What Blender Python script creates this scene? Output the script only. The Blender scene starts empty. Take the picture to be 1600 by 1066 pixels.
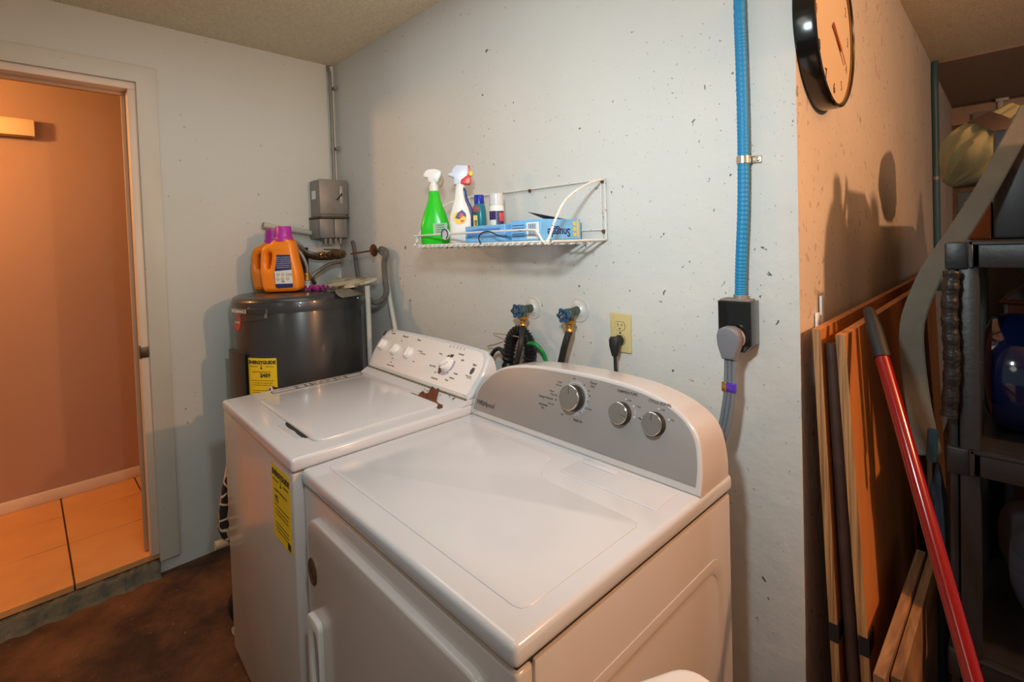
import bpy, bmesh, math, random
from mathutils import Vector, Matrix
random.seed(7)
sc = bpy.context.scene
C = bpy.context.collection
PI = math.pi

# ---------------------------------------------------------------- camera
YAW, PITCH, ROLL, FPX, PY = 0.7916, -0.0267, -0.032, 774.9863, 399.9351
CAM = Vector((2.5803, -1.2347, 1.3699))
_f = Vector((-math.sin(YAW)*math.cos(PITCH), math.cos(YAW)*math.cos(PITCH), math.sin(PITCH)))
_r = Vector((math.cos(YAW), math.sin(YAW), 0)); _u = _r.cross(_f)
CR = math.cos(ROLL)*_r + math.sin(ROLL)*_u
CU = -math.sin(ROLL)*_r + math.cos(ROLL)*_u
cd = bpy.data.cameras.new('camera'); cam = bpy.data.objects.new('camera', cd); C.objects.link(cam)
m = Matrix((( CR.x, CU.x, -_f.x, CAM.x), (CR.y, CU.y, -_f.y, CAM.y), (CR.z, CU.z, -_f.z, CAM.z), (0, 0, 0, 1)))
cam.matrix_world = m
cd.sensor_fit = 'HORIZONTAL'; cd.sensor_width = 36; cd.lens = FPX/1600*36
cd.shift_y = -(533-PY)/1600; cd.clip_start = 0.02
sc.camera = cam

def srgb(r, g, b):
    def l(c):
        c /= 255.0
        return c/12.92 if c <= 0.04045 else ((c+0.055)/1.055)**2.4
    return (l(r), l(g), l(b), 1)

# ---------------------------------------------------------------- world, lights, exposure
w = bpy.data.worlds.new('world'); sc.world = w; w.use_nodes = True
w.node_tree.nodes['Background'].inputs[0].default_value = (0.76, 0.78, 0.74, 1)
w.node_tree.nodes['Background'].inputs[1].default_value = 0.30
def light(name, kind, loc, power, col, size=0.1, target=None, sy=None, spread=None):
    l = bpy.data.lights.new(name, kind); l.energy = power; l.color = col
    if kind == 'AREA':
        l.size = size
        if sy: l.shape = 'RECTANGLE'; l.size_y = sy
        if spread: l.spread = spread
    else: l.shadow_soft_size = size
    o = bpy.data.objects.new(name, l); C.objects.link(o); o.location = loc
    if target is not None:
        o.rotation_euler = (Vector(target)-Vector(loc)).to_track_quat('-Z', 'Y').to_euler()
    return o
light('camera_flash', 'AREA', (2.26, -1.02, 1.68), 6.4, (0.80, 0.95, 1.0), 0.09, (1.6, -0.02, 1.40), spread=2.35)
light('ceiling_fill_light', 'AREA', (1.25, -0.75, 2.33), 6.2, (0.92, 0.99, 1.0), 1.3, (1.25, -0.75, 0), sy=0.7)  # added soft overhead fill, not a fixture of the room
light('garage_bulb_light', 'POINT', (3.7, -0.10, 1.95), 86, (1.0, 0.50, 0.24), 0.035)
light('room_fill_light', 'POINT', (2.0, -2.5, 1.85), 7, (1.0, 0.90, 0.76), 0.25)  # added fill behind the camera to lift ceiling and left wall
light('hall_lamp_light', 'POINT', (-0.45, -1.93, 2.06), 38, (1.0, 0.53, 0.18), 0.05)
sc.view_settings.view_transform = 'Standard'; sc.view_settings.look = 'None'
sc.view_settings.gamma = 1; sc.view_settings.use_curve_mapping = False
sc.view_settings.exposure = 0.0

# ---------------------------------------------------------------- pixel of the 1600x1066 photo -> point on a known real plane
def ray(u, v): return _f + CR*((u-800)/FPX) - CU*((v-PY)/FPX)
def onA(u, v, ax, val):
    d = ray(u, v); return CAM + d*((val-CAM[ax])/d[ax])
def onX(u, v, x): return onA(u, v, 0, x)
def onY(u, v, y): return onA(u, v, 1, y)
def onZ(u, v, z): return onA(u, v, 2, z)
def onP(u, v, p, n):
    d = ray(u, v); n = Vector(n); return CAM + d*((Vector(p)-CAM).dot(n)/d.dot(n))

# ---------------------------------------------------------------- materials
MATS = {}
def mat(name, col, rough=0.5, metal=0.0, bump=None, vary=None, spec=0.5, trans=0, specks=None, alpha=None, coat=0, stain=None):
    """bump=(scale,strength,dist) vary=(scale,amount) specks=[(scale,size,density,color)] stain=(scale,lo,hi,color)"""
    if name in MATS: return MATS[name]
    m = bpy.data.materials.new(name); m.use_nodes = True
    nt = m.node_tree; N = nt.nodes; L = nt.links; b = N['Principled BSDF']
    b.inputs['Roughness'].default_value = rough; b.inputs['Metallic'].default_value = metal
    b.inputs['Specular IOR Level'].default_value = spec
    b.inputs['Transmission Weight'].default_value = trans
    b.inputs['Coat Weight'].default_value = coat
    b.inputs['Coat Roughness'].default_value = 0.08
    col4 = srgb(*col); b.inputs['Base Color'].default_value = col4
    if alpha is not None: b.inputs['Alpha'].default_value = alpha
    cur = None
    tc = N.new('ShaderNodeTexCoord')
    geo = N.new('ShaderNodeNewGeometry'); P = geo.outputs['Position']
    if vary:
        nz = N.new('ShaderNodeTexNoise'); nz.inputs['Scale'].default_value = vary[0]; nz.inputs['Detail'].default_value = 5
        L.new(P, nz.inputs['Vector'])
        rp = N.new('ShaderNodeValToRGB'); a = vary[1]
        rp.color_ramp.elements[0].position = 0.3; rp.color_ramp.elements[1].position = 0.7
        rp.color_ramp.elements[0].color = tuple(c*(1-a) for c in col4[:3])+(1,)
        rp.color_ramp.elements[1].color = tuple(min(1, c*(1+a*0.6)) for c in col4[:3])+(1,)
        L.new(nz.outputs['Fac'], rp.inputs[0]); cur = rp.outputs[0]
    def base():
        nonlocal cur
        if cur is None:
            rgb = N.new('ShaderNodeRGB'); rgb.outputs[0].default_value = col4; cur = rgb.outputs[0]
        return cur
    if stain:
        nz = N.new('ShaderNodeTexNoise'); nz.inputs['Scale'].default_value = stain[0]; nz.inputs['Detail'].default_value = 8
        nz.inputs['Roughness'].default_value = 0.65
        L.new(P, nz.inputs['Vector'])
        mr = N.new('ShaderNodeMapRange'); mr.inputs[1].default_value = stain[1]; mr.inputs[2].default_value = stain[2]
        L.new(nz.outputs['Fac'], mr.inputs[0])
        mx = N.new('ShaderNodeMix'); mx.data_type = 'RGBA'
        L.new(mr.outputs[0], mx.inputs[0]); L.new(base(), mx.inputs[6]); mx.inputs[7].default_value = srgb(*stain[3]); cur = mx.outputs[2]
    for (scl, thr, amt, scol) in (specks or []):
        dn = N.new('ShaderNodeTexNoise'); dn.inputs['Scale'].default_value = scl; dn.inputs['Detail'].default_value = 2.5
        dn.inputs['Roughness'].default_value = 0.55; dn.inputs['Distortion'].default_value = 0.5
        L.new(P, dn.inputs['Vector'])
        big = N.new('ShaderNodeTexNoise'); big.inputs['Scale'].default_value = 2.2; L.new(P, big.inputs['Vector'])
        ad = N.new('ShaderNodeMath'); ad.operation = 'MULTIPLY_ADD'; L.new(big.outputs['Fac'], ad.inputs[0]); ad.inputs[1].default_value = 0.16
        ad.inputs[2].default_value = -0.08
        sm = N.new('ShaderNodeMath'); sm.operation = 'ADD'; L.new(dn.outputs['Fac'], sm.inputs[0]); L.new(ad.outputs[0], sm.inputs[1])
        mr = N.new('ShaderNodeMapRange'); mr.inputs[1].default_value = thr; mr.inputs[2].default_value = thr+.025; mr.inputs[4].default_value = amt
        L.new(sm.outputs[0], mr.inputs[0])
        mx = N.new('ShaderNodeMix'); mx.data_type = 'RGBA'
        L.new(mr.outputs[0], mx.inputs[0]); L.new(base(), mx.inputs[6]); mx.inputs[7].default_value = srgb(*scol); cur = mx.outputs[2]
    if cur is not None: L.new(cur, b.inputs['Base Color'])
    if bump:
        nz = N.new('ShaderNodeTexNoise'); nz.inputs['Scale'].default_value = bump[0]; nz.inputs['Detail'].default_value = 4
        L.new(P, nz.inputs['Vector'])
        bp = N.new('ShaderNodeBump'); bp.inputs['Strength'].default_value = bump[1]; bp.inputs['Distance'].default_value = bump[2]
        L.new(nz.outputs['Fac'], bp.inputs['Height']); L.new(bp.outputs[0], b.inputs['Normal'])
    MATS[name] = m; return m

def wood(name, c1, c2, axis_scale, rough=0.55):
    if name in MATS: return MATS[name]
    m = bpy.data.materials.new(name); m.use_nodes = True
    nt = m.node_tree; N = nt.nodes; L = nt.links; b = N['Principled BSDF']; b.inputs['Roughness'].default_value = rough
    geo = N.new('ShaderNodeNewGeometry'); mp = N.new('ShaderNodeVectorMath'); mp.operation = 'MULTIPLY'
    L.new(geo.outputs['Position'], mp.inputs[0]); mp.inputs[1].default_value = axis_scale
    nz = N.new('ShaderNodeTexNoise'); nz.inputs['Scale'].default_value = 4; nz.inputs['Detail'].default_value = 6; nz.inputs['Distortion'].default_value = 0.6
    L.new(mp.outputs[0], nz.inputs['Vector'])
    rp = N.new('ShaderNodeValToRGB'); rp.color_ramp.elements[0].position = .35; rp.color_ramp.elements[1].position = .68
    rp.color_ramp.elements[0].color = srgb(*c1); rp.color_ramp.elements[1].color = srgb(*c2)
    L.new(nz.outputs['Fac'], rp.inputs[0]); L.new(rp.outputs[0], b.inputs['Base Color'])
    bp = N.new('ShaderNodeBump'); bp.inputs['Strength'].default_value = .25; bp.inputs['Distance'].default_value = .002
    L.new(nz.outputs['Fac'], bp.inputs['Height']); L.new(bp.outputs[0], b.inputs['Normal'])
    MATS[name] = m; return m

DARK = (62, 58, 52)
M_wall = mat('painted_block_wall', (206, 203, 196), 0.75, bump=(22, 0.35, 0.006), vary=(1.6, 0.06),
             specks=[(38, .725, .9, DARK), (70, .708, .8, (92, 86, 78)), (130, .70, .6, (112, 106, 96))])
M_wallL = mat('painted_left_wall', (208, 210, 202), 0.6, bump=(30, 0.2, 0.003), vary=(1.2, 0.05),
              specks=[(38, .745, .8, DARK), (75, .725, .6, (110, 104, 96))])
M_wallR = mat('painted_block_wall_side', (208, 200, 190), 0.7, bump=(22, 0.35, 0.006), vary=(2.5, 0.08),
              specks=[(38, .685, .6, (112, 84, 64)), (75, .67, .5, (134, 104, 80)), (20, .66, .4, (150, 120, 96))])
M_ceil = mat('popcorn_ceiling', (238, 224, 194), 0.9, bump=(190, 0.9, 0.012), vary=(90, 0.12), specks=[(40, .74, .7, (90, 75, 60))])
M_conc = mat('stained_concrete', (112, 72, 42), 0.75, bump=(25, 0.5, 0.01), vary=(9, 0.25), stain=(2.6, 0.40, 0.60, (56, 32, 18)),
             specks=[(60, .70, .5, (175, 140, 105))])
M_step = mat('painted_step', (104, 100, 84), 0.7, bump=(30, 0.8, 0.01), vary=(14, 0.2), specks=[(30, .68, .7, (80, 74, 64))])
M_hall = mat('hall_wall_paint', (180, 143, 124), 0.75, bump=(60, 0.12, 0.002), vary=(2, 0.04))
M_trim = mat('cream_trim_paint', (205, 202, 188), 0.4, vary=(3, 0.05), specks=[(50, .74, .5, (90, 80, 60))])
M_white = mat('white_enamel', (200, 202, 205), 0.16, vary=(3, 0.015), coat=0.3)
M_whitef = mat('white_cabinet_enamel', (196, 189, 184), 0.2, vary=(2, 0.02), coat=0.2)
M_wplast = mat('white_plastic', (228, 226, 222), 0.35)
M_seam = mat('dark_seam', (30, 28, 27), 0.6)
M_silver = mat('silver_panel_paint', (150, 146, 143), 0.38, metal=0.35)
M_knob = mat('brushed_knob_face', (142, 138, 132), 0.28, metal=0.55)
M_chrome = mat('chrome', (215, 210, 205), 0.12, metal=1)
M_black = mat('black_plastic', (22, 22, 23), 0.35)
M_blackm = mat('matte_black_rubber', (28, 28, 29), 0.6)
M_print = mat('dark_print', (52, 48, 48), 0.6)
M_printl = mat('light_print', (205, 205, 210), 0.5)
M_rust = mat('rust', (104, 52, 24), 0.9, bump=(160, 0.8, 0.003), vary=(60, 0.5))
M_grime = mat('grime', (120, 105, 70), 0.9, vary=(80, 0.4))
M_heat = mat('heater_grey_steel', (50, 50, 50), 0.3, vary=(8, 0.06), coat=.2)
M_heat2 = mat('heater_dark_plastic', (58, 54, 50), 0.4)
M_yel = mat('yellow_paper', (245, 212, 30), 0.5)
M_steel = mat('braided_steel', (165, 160, 152), 0.35, metal=0.85, bump=(700, 0.8, 0.002))
M_galv = mat('galvanised_grey', (138, 136, 130), 0.45, metal=0.35, vary=(18, 0.12), specks=[(120, .70, .6, (80, 76, 70))])
M_brass = mat('brass', (200, 150, 70), 0.28, metal=0.9, vary=(40, 0.25))
M_oldbrass = mat('corroded_brass', (96, 76, 44), 0.5, metal=0.5, vary=(50, 0.5))
M_green_patina = mat('green_patina_brass', (66, 88, 80), 0.5, metal=0.4, vary=(60, 0.5))
M_blueh = mat('blue_valve_paint', (48, 84, 118), 0.4, metal=0.3, vary=(90, 0.4))
M_foam = mat('grey_foam_insulation', (104, 98, 90), 0.85, bump=(60, .5, .004), vary=(20, .15))
M_pvc = mat('white_pvc', (196, 192, 180), 0.4, vary=(12, 0.05))
M_orange = mat('orange_bottle_plastic', (246, 138, 16), 0.32)
M_magenta = mat('magenta_plastic', (178, 40, 160), 0.35)
M_rag = mat('magenta_rag', (170, 36, 130), 0.7)
M_navy = mat('navy_label', (34, 46, 112), 0.4, vary=(120, .3))
M_paper = mat('label_white', (224, 226, 218), 0.45)
M_greenb = mat('green_bottle_plastic', (40, 200, 40), 0.25)
M_teal = mat('teal_bottle_plastic', (28, 128, 140), 0.3)
M_blue = mat('blue_plastic', (24, 50, 170), 0.35)
M_red = mat('red_plastic', (205, 40, 30), 0.35)
M_yelp = mat('yellow_plastic', (240, 190, 30), 0.4)
M_clear = mat('clear_cap_plastic', (205, 205, 205), 0.25)
M_boxblue = mat('light_blue_box', (112, 178, 226), 0.45, vary=(25, 0.12))
M_wire = mat('white_coated_wire', (212, 208, 200), 0.4, specks=[(90, .66, .8, (120, 80, 50))])
M_conduit = mat('blue_conduit_plastic', (2, 122, 172), 0.5)
M_almond = mat('almond_plastic', (212, 192, 134), 0.4, vary=(10, .05))
M_plug = mat('grey_plug_plastic', (112, 112, 117), 0.45)
M_cordg = mat('grey_cord', (112, 116, 122), 0.5)
M_greenh = mat('green_hose', (20, 124, 56), 0.35)
M_clockf = mat('clock_face_paper', (226, 206, 176), 0.3)
M_faint = mat('clock_numeral_print', (150, 122, 96), 0.5)
M_clockd = mat('clock_dark_numeral', (60, 45, 34), 0.5)
M_ply = wood('plywood_face', (176, 110, 56), (196, 128, 70), (3, 3, .4))
M_plye = wood('plywood_edge', (120, 82, 50), (206, 152, 96), (60, 8, .8))
M_board = wood('dusty_board', (104, 74, 48), (160, 118, 80), (12, 2, 2), .7)
M_pole = mat('red_painted_pole', (128, 3, 8), 0.2, coat=.4)
M_brownp = mat('brown_pipe', (78, 56, 48), 0.45, vary=(25, .3))
M_rack = mat('charcoal_rack_plastic', (33, 33, 35), 0.42, bump=(90, .25, .002), vary=(30, .1))
M_strap = mat('grey_webbing', (104, 100, 88), 0.85, bump=(300, .4, .002), vary=(20, .12))
M_jugb = mat('blue_water_jug', (14, 28, 72), 0.08, trans=0.45, coat=.3)
M_bag = mat('green_beige_canvas', (116, 114, 82), 0.8, bump=(120, .3, .002), vary=(6, .12))
M_slate = mat('slate_cloth', (66, 72, 84), 0.85, bump=(40, .5, .01), vary=(8, .2))
M_bluecl = mat('blue_tarp', (20, 34, 110), 0.5, bump=(30, .6, .01))
M_card = mat('brown_cardboard', (150, 92, 56), 0.8, vary=(12, .1))
M_cab = mat('black_cabinet', (30, 28, 27), 0.5)
M_lattice = mat('reddish_lattice', (92, 46, 36), 0.6)
M_farw = mat('far_block_wall', (128, 104, 88), 0.85, bump=(30, .6, .01), vary=(12, .35))
M_chime = mat('cream_chime_cover', (236, 204, 160), 0.5)
M_giraf = None

# ---------------------------------------------------------------- mesh helpers
def BM(): return bmesh.new()
def frame(o, x, y=None, z=None):
    """4x4 with origin o, local X along x, local Y along y (approx.)"""
    x = Vector(x).normalized(); y = Vector(y); z = x.cross(y).normalized(); y = z.cross(x)
    o = Vector(o)
    return Matrix(((x.x, y.x, z.x, o.x), (x.y, y.y, z.y, o.y), (x.z, y.z, z.z, o.z), (0, 0, 0, 1)))
ID = Matrix.Identity(4)
def add(bm, src, M=ID):
    src.transform(M); me = bpy.data.meshes.new('tmp'); src.to_mesh(me); src.free()
    bm.from_mesh(me); bpy.data.meshes.remove(me)
def box(bm, x0, x1, y0, y1, z0, z1, bev=0.0, seg=2, M=ID):
    b = bmesh.new(); bmesh.ops.create_cube(b, size=1)
    for v in b.verts:
        v.co = Vector(((x0+x1)/2+v.co.x*(x1-x0), (y0+y1)/2+v.co.y*(y1-y0), (z0+z1)/2+v.co.z*(z1-z0)))
    if bev: bmesh.ops.bevel(b, geom=list(b.edges), offset=bev, segments=seg, profile=.5, affect='EDGES')
    add(bm, b, M); return bm
def catmull(pts, n=6, closed=False):
    P = [Vector(p) for p in pts]; out = []; L = len(P)
    rng = range(L) if closed else range(L-1)
    for i in rng:
        if closed: a, b, c, d = P[(i-1) % L], P[i], P[(i+1) % L], P[(i+2) % L]
        else: a, b, c, d = P[max(i-1, 0)], P[i], P[i+1], P[min(i+2, L-1)]
        for k in range(n):
            t = k/n
            out.append(0.5*((2*b)+(c-a)*t+(2*a-5*b+4*c-d)*t*t+(3*b-3*c+d-a)*t**3))
    if not closed: out.append(P[-1])
    return out
def tube(bm, pts, r, seg=12, smooth=6, rf=None, flat=None, cap=True, up=None, M=ID):
    """rf(i,n)->radius factor; flat=(a,b) elliptical scale along (side, up)"""
    P = catmull(pts, smooth) if smooth and len(pts) > 2 else [Vector(p) for p in pts]
    b = bmesh.new(); rings = []
    t0 = (P[1]-P[0]).normalized()
    nrm = Vector(up) if up is not None else (Vector((0, 0, 1)) if abs(t0.z) < .9 else Vector((1, 0, 0)))
    nrm = (nrm - t0*nrm.dot(t0)).normalized()
    for i, p in enumerate(P):
        t = (P[min(i+1, len(P)-1)]-P[max(i-1, 0)]).normalized()
        nrm = (nrm - t*nrm.dot(t)).normalized(); bi = t.cross(nrm)
        rr = r*(rf(i, len(P)) if rf else 1); fa, fb = flat or (1, 1)
        rings.append([b.verts.new(p + bi*math.cos(2*PI*k/seg)*rr*fa + nrm*math.sin(2*PI*k/seg)*rr*fb) for k in range(seg)])
    for a, c in zip(rings, rings[1:]):
        for k in range(seg): b.faces.new((a[k], a[(k+1) % seg], c[(k+1) % seg], c[k]))
    if cap: b.faces.new(list(reversed(rings[0]))); b.faces.new(rings[-1])
    add(bm, b, M); return bm
def corr(pitch=4, amp=.18):
    return lambda i, n: 1+amp*(1 if (i % pitch) < pitch/2 else -1)
def lathe(bm, prof, seg=32, M=ID, sx=1, sy=1):
    b = bmesh.new(); rings = []
    for (r, z) in prof:
        if r <= 1e-6: rings.append([b.verts.new((0, 0, z))])
        else: rings.append([b.verts.new((r*sx*math.cos(2*PI*k/seg), r*sy*math.sin(2*PI*k/seg), z)) for k in range(seg)])
    for a, c in zip(rings, rings[1:]):
        if len(a) == 1 and len(c) == 1: continue
        for k in range(seg):
            k2 = (k+1) % seg
            if len(a) == 1: b.faces.new((a[0], c[k2], c[k]))
            elif len(c) == 1: b.faces.new((a[k], a[k2], c[0]))
            else: b.faces.new((a[k], a[k2], c[k2], c[k]))
    if len(rings[0]) > 1: b.faces.new(list(reversed(rings[0])))
    if len(rings[-1]) > 1: b.faces.new(rings[-1])
    bmesh.ops.recalc_face_normals(b, faces=list(b.faces))
    add(bm, b, M); return bm
def loft(bm, secs, seg=28, M=ID):
    """secs: (z, cx, cy, rx, ry, power) superellipse sections"""
    b = bmesh.new(); rings = []
    for (z, cx, cy, rx, ry, pw) in secs:
        rg = []
        for k in range(seg):
            a = 2*PI*k/seg; c, s = math.cos(a), math.sin(a)
            rg.append(b.verts.new((cx+rx*math.copysign(abs(c)**(2/pw), c), cy+ry*math.copysign(abs(s)**(2/pw), s), z)))
        rings.append(rg)
    for a, c in zip(rings, rings[1:]):
        for k in range(seg): b.faces.new((a[k], a[(k+1) % seg], c[(k+1) % seg], c[k]))
    b.faces.new(list(reversed(rings[0]))); b.faces.new(rings[-1])
    add(bm, b, M); return bm
def curve_to_bm(bm, cu, M):
    o = bpy.data.objects.new('tmpc', cu); C.objects.link(o)
    dg = bpy.context.evaluated_depsgraph_get(); dg.update()
    me = bpy.data.meshes.new_from_object(o.evaluated_get(dg))
    me.transform(M); bm.from_mesh(me)
    bpy.data.meshes.remove(me); bpy.data.objects.remove(o); bpy.data.curves.remove(cu)
def prism(bm, pts, depth, M=ID, bev=0.0, holes=(), lift=0.0):
    """2-D outline extruded symmetric about z=lift, total thickness depth"""
    cu = bpy.data.curves.new('tmp', 'CURVE'); cu.dimensions = '2D'; cu.fill_mode = 'BOTH'
    for poly in [pts]+list(holes):
        s = cu.splines.new('POLY'); s.points.add(len(poly)-1); s.use_cyclic_u = True
        for q, p in zip(s.points, poly): q.co = (p[0], p[1], 0, 1)
    cu.extrude = max(depth/2-bev, 1e-5)
    if bev: cu.bevel_depth = bev; cu.bevel_resolution = 2; cu.offset = -bev
    curve_to_bm(bm, cu, M @ Matrix.Translation((0, 0, lift)))
    bmesh.ops.remove_doubles(bm, verts=bm.verts, dist=1e-6)
    return bm
def rrect(x0, x1, y0, y1, r, n=6):
    out = []
    for cx, cy, a0 in ((x1-r, y1-r, 0), (x0+r, y1-r, PI/2), (x0+r, y0+r, PI), (x1-r, y0+r, 3*PI/2)):
        for k in range(n+1):
            a = a0+PI/2*k/n; out.append((cx+r*math.cos(a), cy+r*math.sin(a)))
    return out
def ell(cx, cy, rx, ry, n=32): return [(cx+rx*math.cos(2*PI*k/n), cy+ry*math.sin(2*PI*k/n)) for k in range(n)]
def txt(bm, s, size, M, align='CENTER', bold=0.0, xs=1.0):
    cu = bpy.data.curves.new('tmp', 'FONT'); cu.body = s; cu.size = size
    cu.align_x = align; cu.align_y = 'CENTER'; cu.extrude = 0.0002; cu.offset = bold; cu.resolution_u = 3
    curve_to_bm(bm, cu, M @ Matrix.Diagonal((xs, 1, 1, 1)))
    return bm

ORG = {}
def obj(name, bm, m, parent=None, sharp=38, origin=None):
    bmesh.ops.recalc_face_normals(bm, faces=list(bm.faces)) if False else None
    me = bpy.data.meshes.new(name)
    if parent is not None: org = ORG[parent.name]
    else:
        xs = [v.co for v in bm.verts]
        org = Vector(((min(v.x for v in xs)+max(v.x for v in xs))/2, (min(v.y for v in xs)+max(v.y for v in xs))/2, min(v.z for v in xs)))
        if origin: org = Vector(origin)
    bm.transform(Matrix.Translation(-org)); bm.to_mesh(me); bm.free()
    me.materials.append(m)
    me.polygons.foreach_set('use_smooth', [True]*len(me.polygons))
    me.set_sharp_from_angle(angle=math.radians(sharp))
    o = bpy.data.objects.new(name, me); C.objects.link(o)
    ORG[o.name] = org
    if parent is not None: o.parent = parent
    else: o.location = org
    return o
def tag(o, label, cat, group=None, kind=None):
    o['label'] = label
    if cat: o['category'] = cat
    if group: o['group'] = group
    if kind: o['kind'] = kind
    return o
def thing(name, label, cat, loc, group=None):
    o = bpy.data.objects.new(name, None); C.objects.link(o); o.location = loc; o.empty_display_size = .05
    ORG[o.name] = Vector(loc); return tag(o, label, cat, group)
def struct(name, bm, m, label=None):
    o = obj(name, bm, m, origin=(0, 0, 0)); o['kind'] = 'structure'
    if label: o['label'] = label
    return o

# ================================================================ THE SETTING
W = 2.2418; H = 2.3486; YD = -0.866
b = BM(); box(b, -.003, 6.0, -4.0, 4.1, -0.1, 0.0); struct('floor', b, M_conc)
b = BM(); box(b, -1.1, -.004, -4.0, YD-.002, -0.1, 0.055); struct('trim_1', b, M_step, 'chipped grey painted concrete step below the tiled doorway')
# broken lip of the step
b = BM(); q = bmesh.new(); nx = 120; cols = []
for i in range(nx+1):
    y = -2.2+(YD-.004+2.2)*i/nx; r = .012+.008*math.sin(i*.7)+random.uniform(-.003, .003); zz = .058+random.uniform(-.004, .002)
    cols.append([q.verts.new(p) for p in ((-.02, y, zz), (r-.006, y, zz-.004), (r+.004, y, .040), (r+.012, y, .012+random.uniform(-.004, .004)), (r+.03, y, -.002))])
for A, B in zip(cols, cols[1:]):
    for k in range(4): q.faces.new((A[k], B[k], B[k+1], A[k+1]))
bmesh.ops.recalc_face_normals(q, faces=list(q.faces)); add(b, q)
struct('trim_2', b, M_step, 'crumbling painted edge of the step under the doorway')
# hall tiles
mt = bpy.data.materials.new('hall_floor_tile'); mt.use_nodes = True
N = mt.node_tree.nodes; Lk = mt.node_tree.links; pb = N['Principled BSDF']; pb.inputs['Roughness'].default_value = .45
geo = N.new('ShaderNodeNewGeometry'); nz = N.new('ShaderNodeTexNoise'); nz.inputs['Scale'].default_value = 9; nz.inputs['Detail'].default_value = 6
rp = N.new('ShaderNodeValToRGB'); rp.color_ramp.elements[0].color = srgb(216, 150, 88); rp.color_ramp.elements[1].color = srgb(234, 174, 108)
Lk.new(geo.outputs['Position'], nz.inputs['Vector']); Lk.new(nz.outputs['Fac'], rp.inputs[0]); Lk.new(rp.outputs[0], pb.inputs['Base Color'])
b = BM()
xs = [-1.075, -.74, -.405, -.012]; ys = [-4.0]+[-1.14-.318*k for k in range(8, 0, -1)]+[-1.14, -.825, -.507, -.2, 0.1]
ys = sorted(set(ys))
for i in range(3):
    for j in range(len(ys)-1):
        if ys[j+1]-ys[j] < .05: continue
        box(b, xs[i]+.0025, xs[i+1]-.0025, ys[j]+.003, min(ys[j+1], 0.1)-.003, .06, .085, .0015, 1)
struct('floor_hall', b, mt, 'orange lit beige ceramic tiles of the hall floor')
b = BM(); box(b, -1.075, -.016, -4, .1, .05, .0815); struct('trim_3', b, mat('dark_grout', (70, 44, 26), .8), 'dark grout between hall tiles')
b = BM(); box(b, -1.2, -1.0, -4, .15, 0, 2.4); struct('wall_hall', b, M_hall, 'brown painted wall of the hall beyond the doorway')
b = BM(); box(b, -1.0, -.12, .1, .2, 0, 2.4); struct('wall_hall_end', b, M_hall, 'end wall of the hall')
b = BM(); box(b, -1.0, -.12, -4.0, .1, 2.275, 2.35); struct('ceiling_hall', b, mat('hall_ceiling_paint', (170, 128, 88), .9), 'hall ceiling')
b = BM(); box(b, -1.0, -.985, -4, .1, .085, .145, .004); struct('baseboard_hall', b, mat('hall_baseboard_paint', (232, 214, 196), .4))
# left wall with the doorway
b = BM()
prism(b, [(-4.0, -.05), (-1.70, -.05), (-1.70, 2.086), (YD, 2.086), (YD, -.05), (.12, -.05), (.12, H), (-4.0, H)], .12, frame((-.06, 0, 0), (0, 1, 0), (0, 0, 1)))
struct('wall_left', b, M_wallL)
# back wall, side wall, ceiling, far wall
b = BM(); box(b, .0, W, 0, .12, -.02, H-.0005); struct('wall_back', b, M_wall)
b = BM(); box(b, W-.119, W+.0006, .0006, 4.0, -.02, H-.0005); struct('wall_right', b, M_wallR)
b = BM(); box(b, -.12, 6, -4.0, 2.62, H, H+.1); struct('ceiling', b, M_ceil)
b = BM()
vs = [b.verts.new(p) for p in ((2.2, 2.62, H-.012), (6, 2.62, H-.012), (6, 4.1, H-.03), (2.2, 4.1, H-.03), (2.2, 2.62, H+.1), (6, 2.62, H+.1), (6, 4.1, H+.1), (2.2, 4.1, H+.1))]
for f in ((0, 3, 2, 1), (4, 5, 6, 7), (0, 1, 5, 4), (2, 3, 7, 6), (1, 2, 6, 5), (3, 0, 4, 7)): b.faces.new([vs[i] for i in f])
struct('ceiling_rear', b, mat('rear_ceiling_shade', (150, 130, 112), .9, bump=(120, .6, .01), specks=[(40, .70, .7, (60, 45, 34))]), 'lower ceiling at the far end, its shade painted in')  # darker colour stands in for the shade on the rear ceiling
b = BM(); box(b, W-.12, 6, 4.0, 4.1, 0, H); struct('wall_far', b, M_farw)
b = BM(); box(b, W, 3.2, 3.965, 4.0, 2.17, 2.305, .004); struct('trim_4', b, mat('aged_white_beam', (190, 166, 146), .7, vary=(8, .15)), 'aged white beam along the top of the far wall')
# door casing + jamb (no leaf in view)
b = BM()
prism(b, [(-1.76, .055), (-1.69, .055), (-1.69, 2.088), (YD-.002, 2.088), (YD-.002, .055), (YD+.071, .055), (YD+.071, 2.159), (-1.76, 2.159)], .015, frame((.0078, 0, 0), (0, 1, 0), (0, 0, 1)), .003)
door = struct('door_1', b, M_trim, 'cream painted door casing around the hall doorway')
b = BM(); box(b, -.13, .003, YD-.03, YD-.001, .086, 2.0578, .002); box(b, -.13, .003, -1.669, YD-.001, 2.058, 2.0855, .002); box(b, -.13, .003, -1.699, -1.67, .086, 2.087, .002)
o = obj('jamb', b, mat('jamb_paint', (226, 206, 184), .4), door)
b = BM(); box(b, -.075, -.06, YD-.045, YD-.0302, .09, 2.0425, .002); box(b, -.075, -.06, -1.66, YD-.0302, 2.043, 2.0578, .002)
obj('door_stop', b, mat('door_stop_paint', (196, 160, 128), .5), door)
b = BM(); box(b, -.03, .006, YD-.0325, YD-.0295, .93, .985, .001); box(b, .004, .0075, YD-.03, YD-.004, .935, .98, .001)
obj('strike_plate', b, mat('aged_metal_plate', (96, 84, 70), .4, metal=.8), door)

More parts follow.
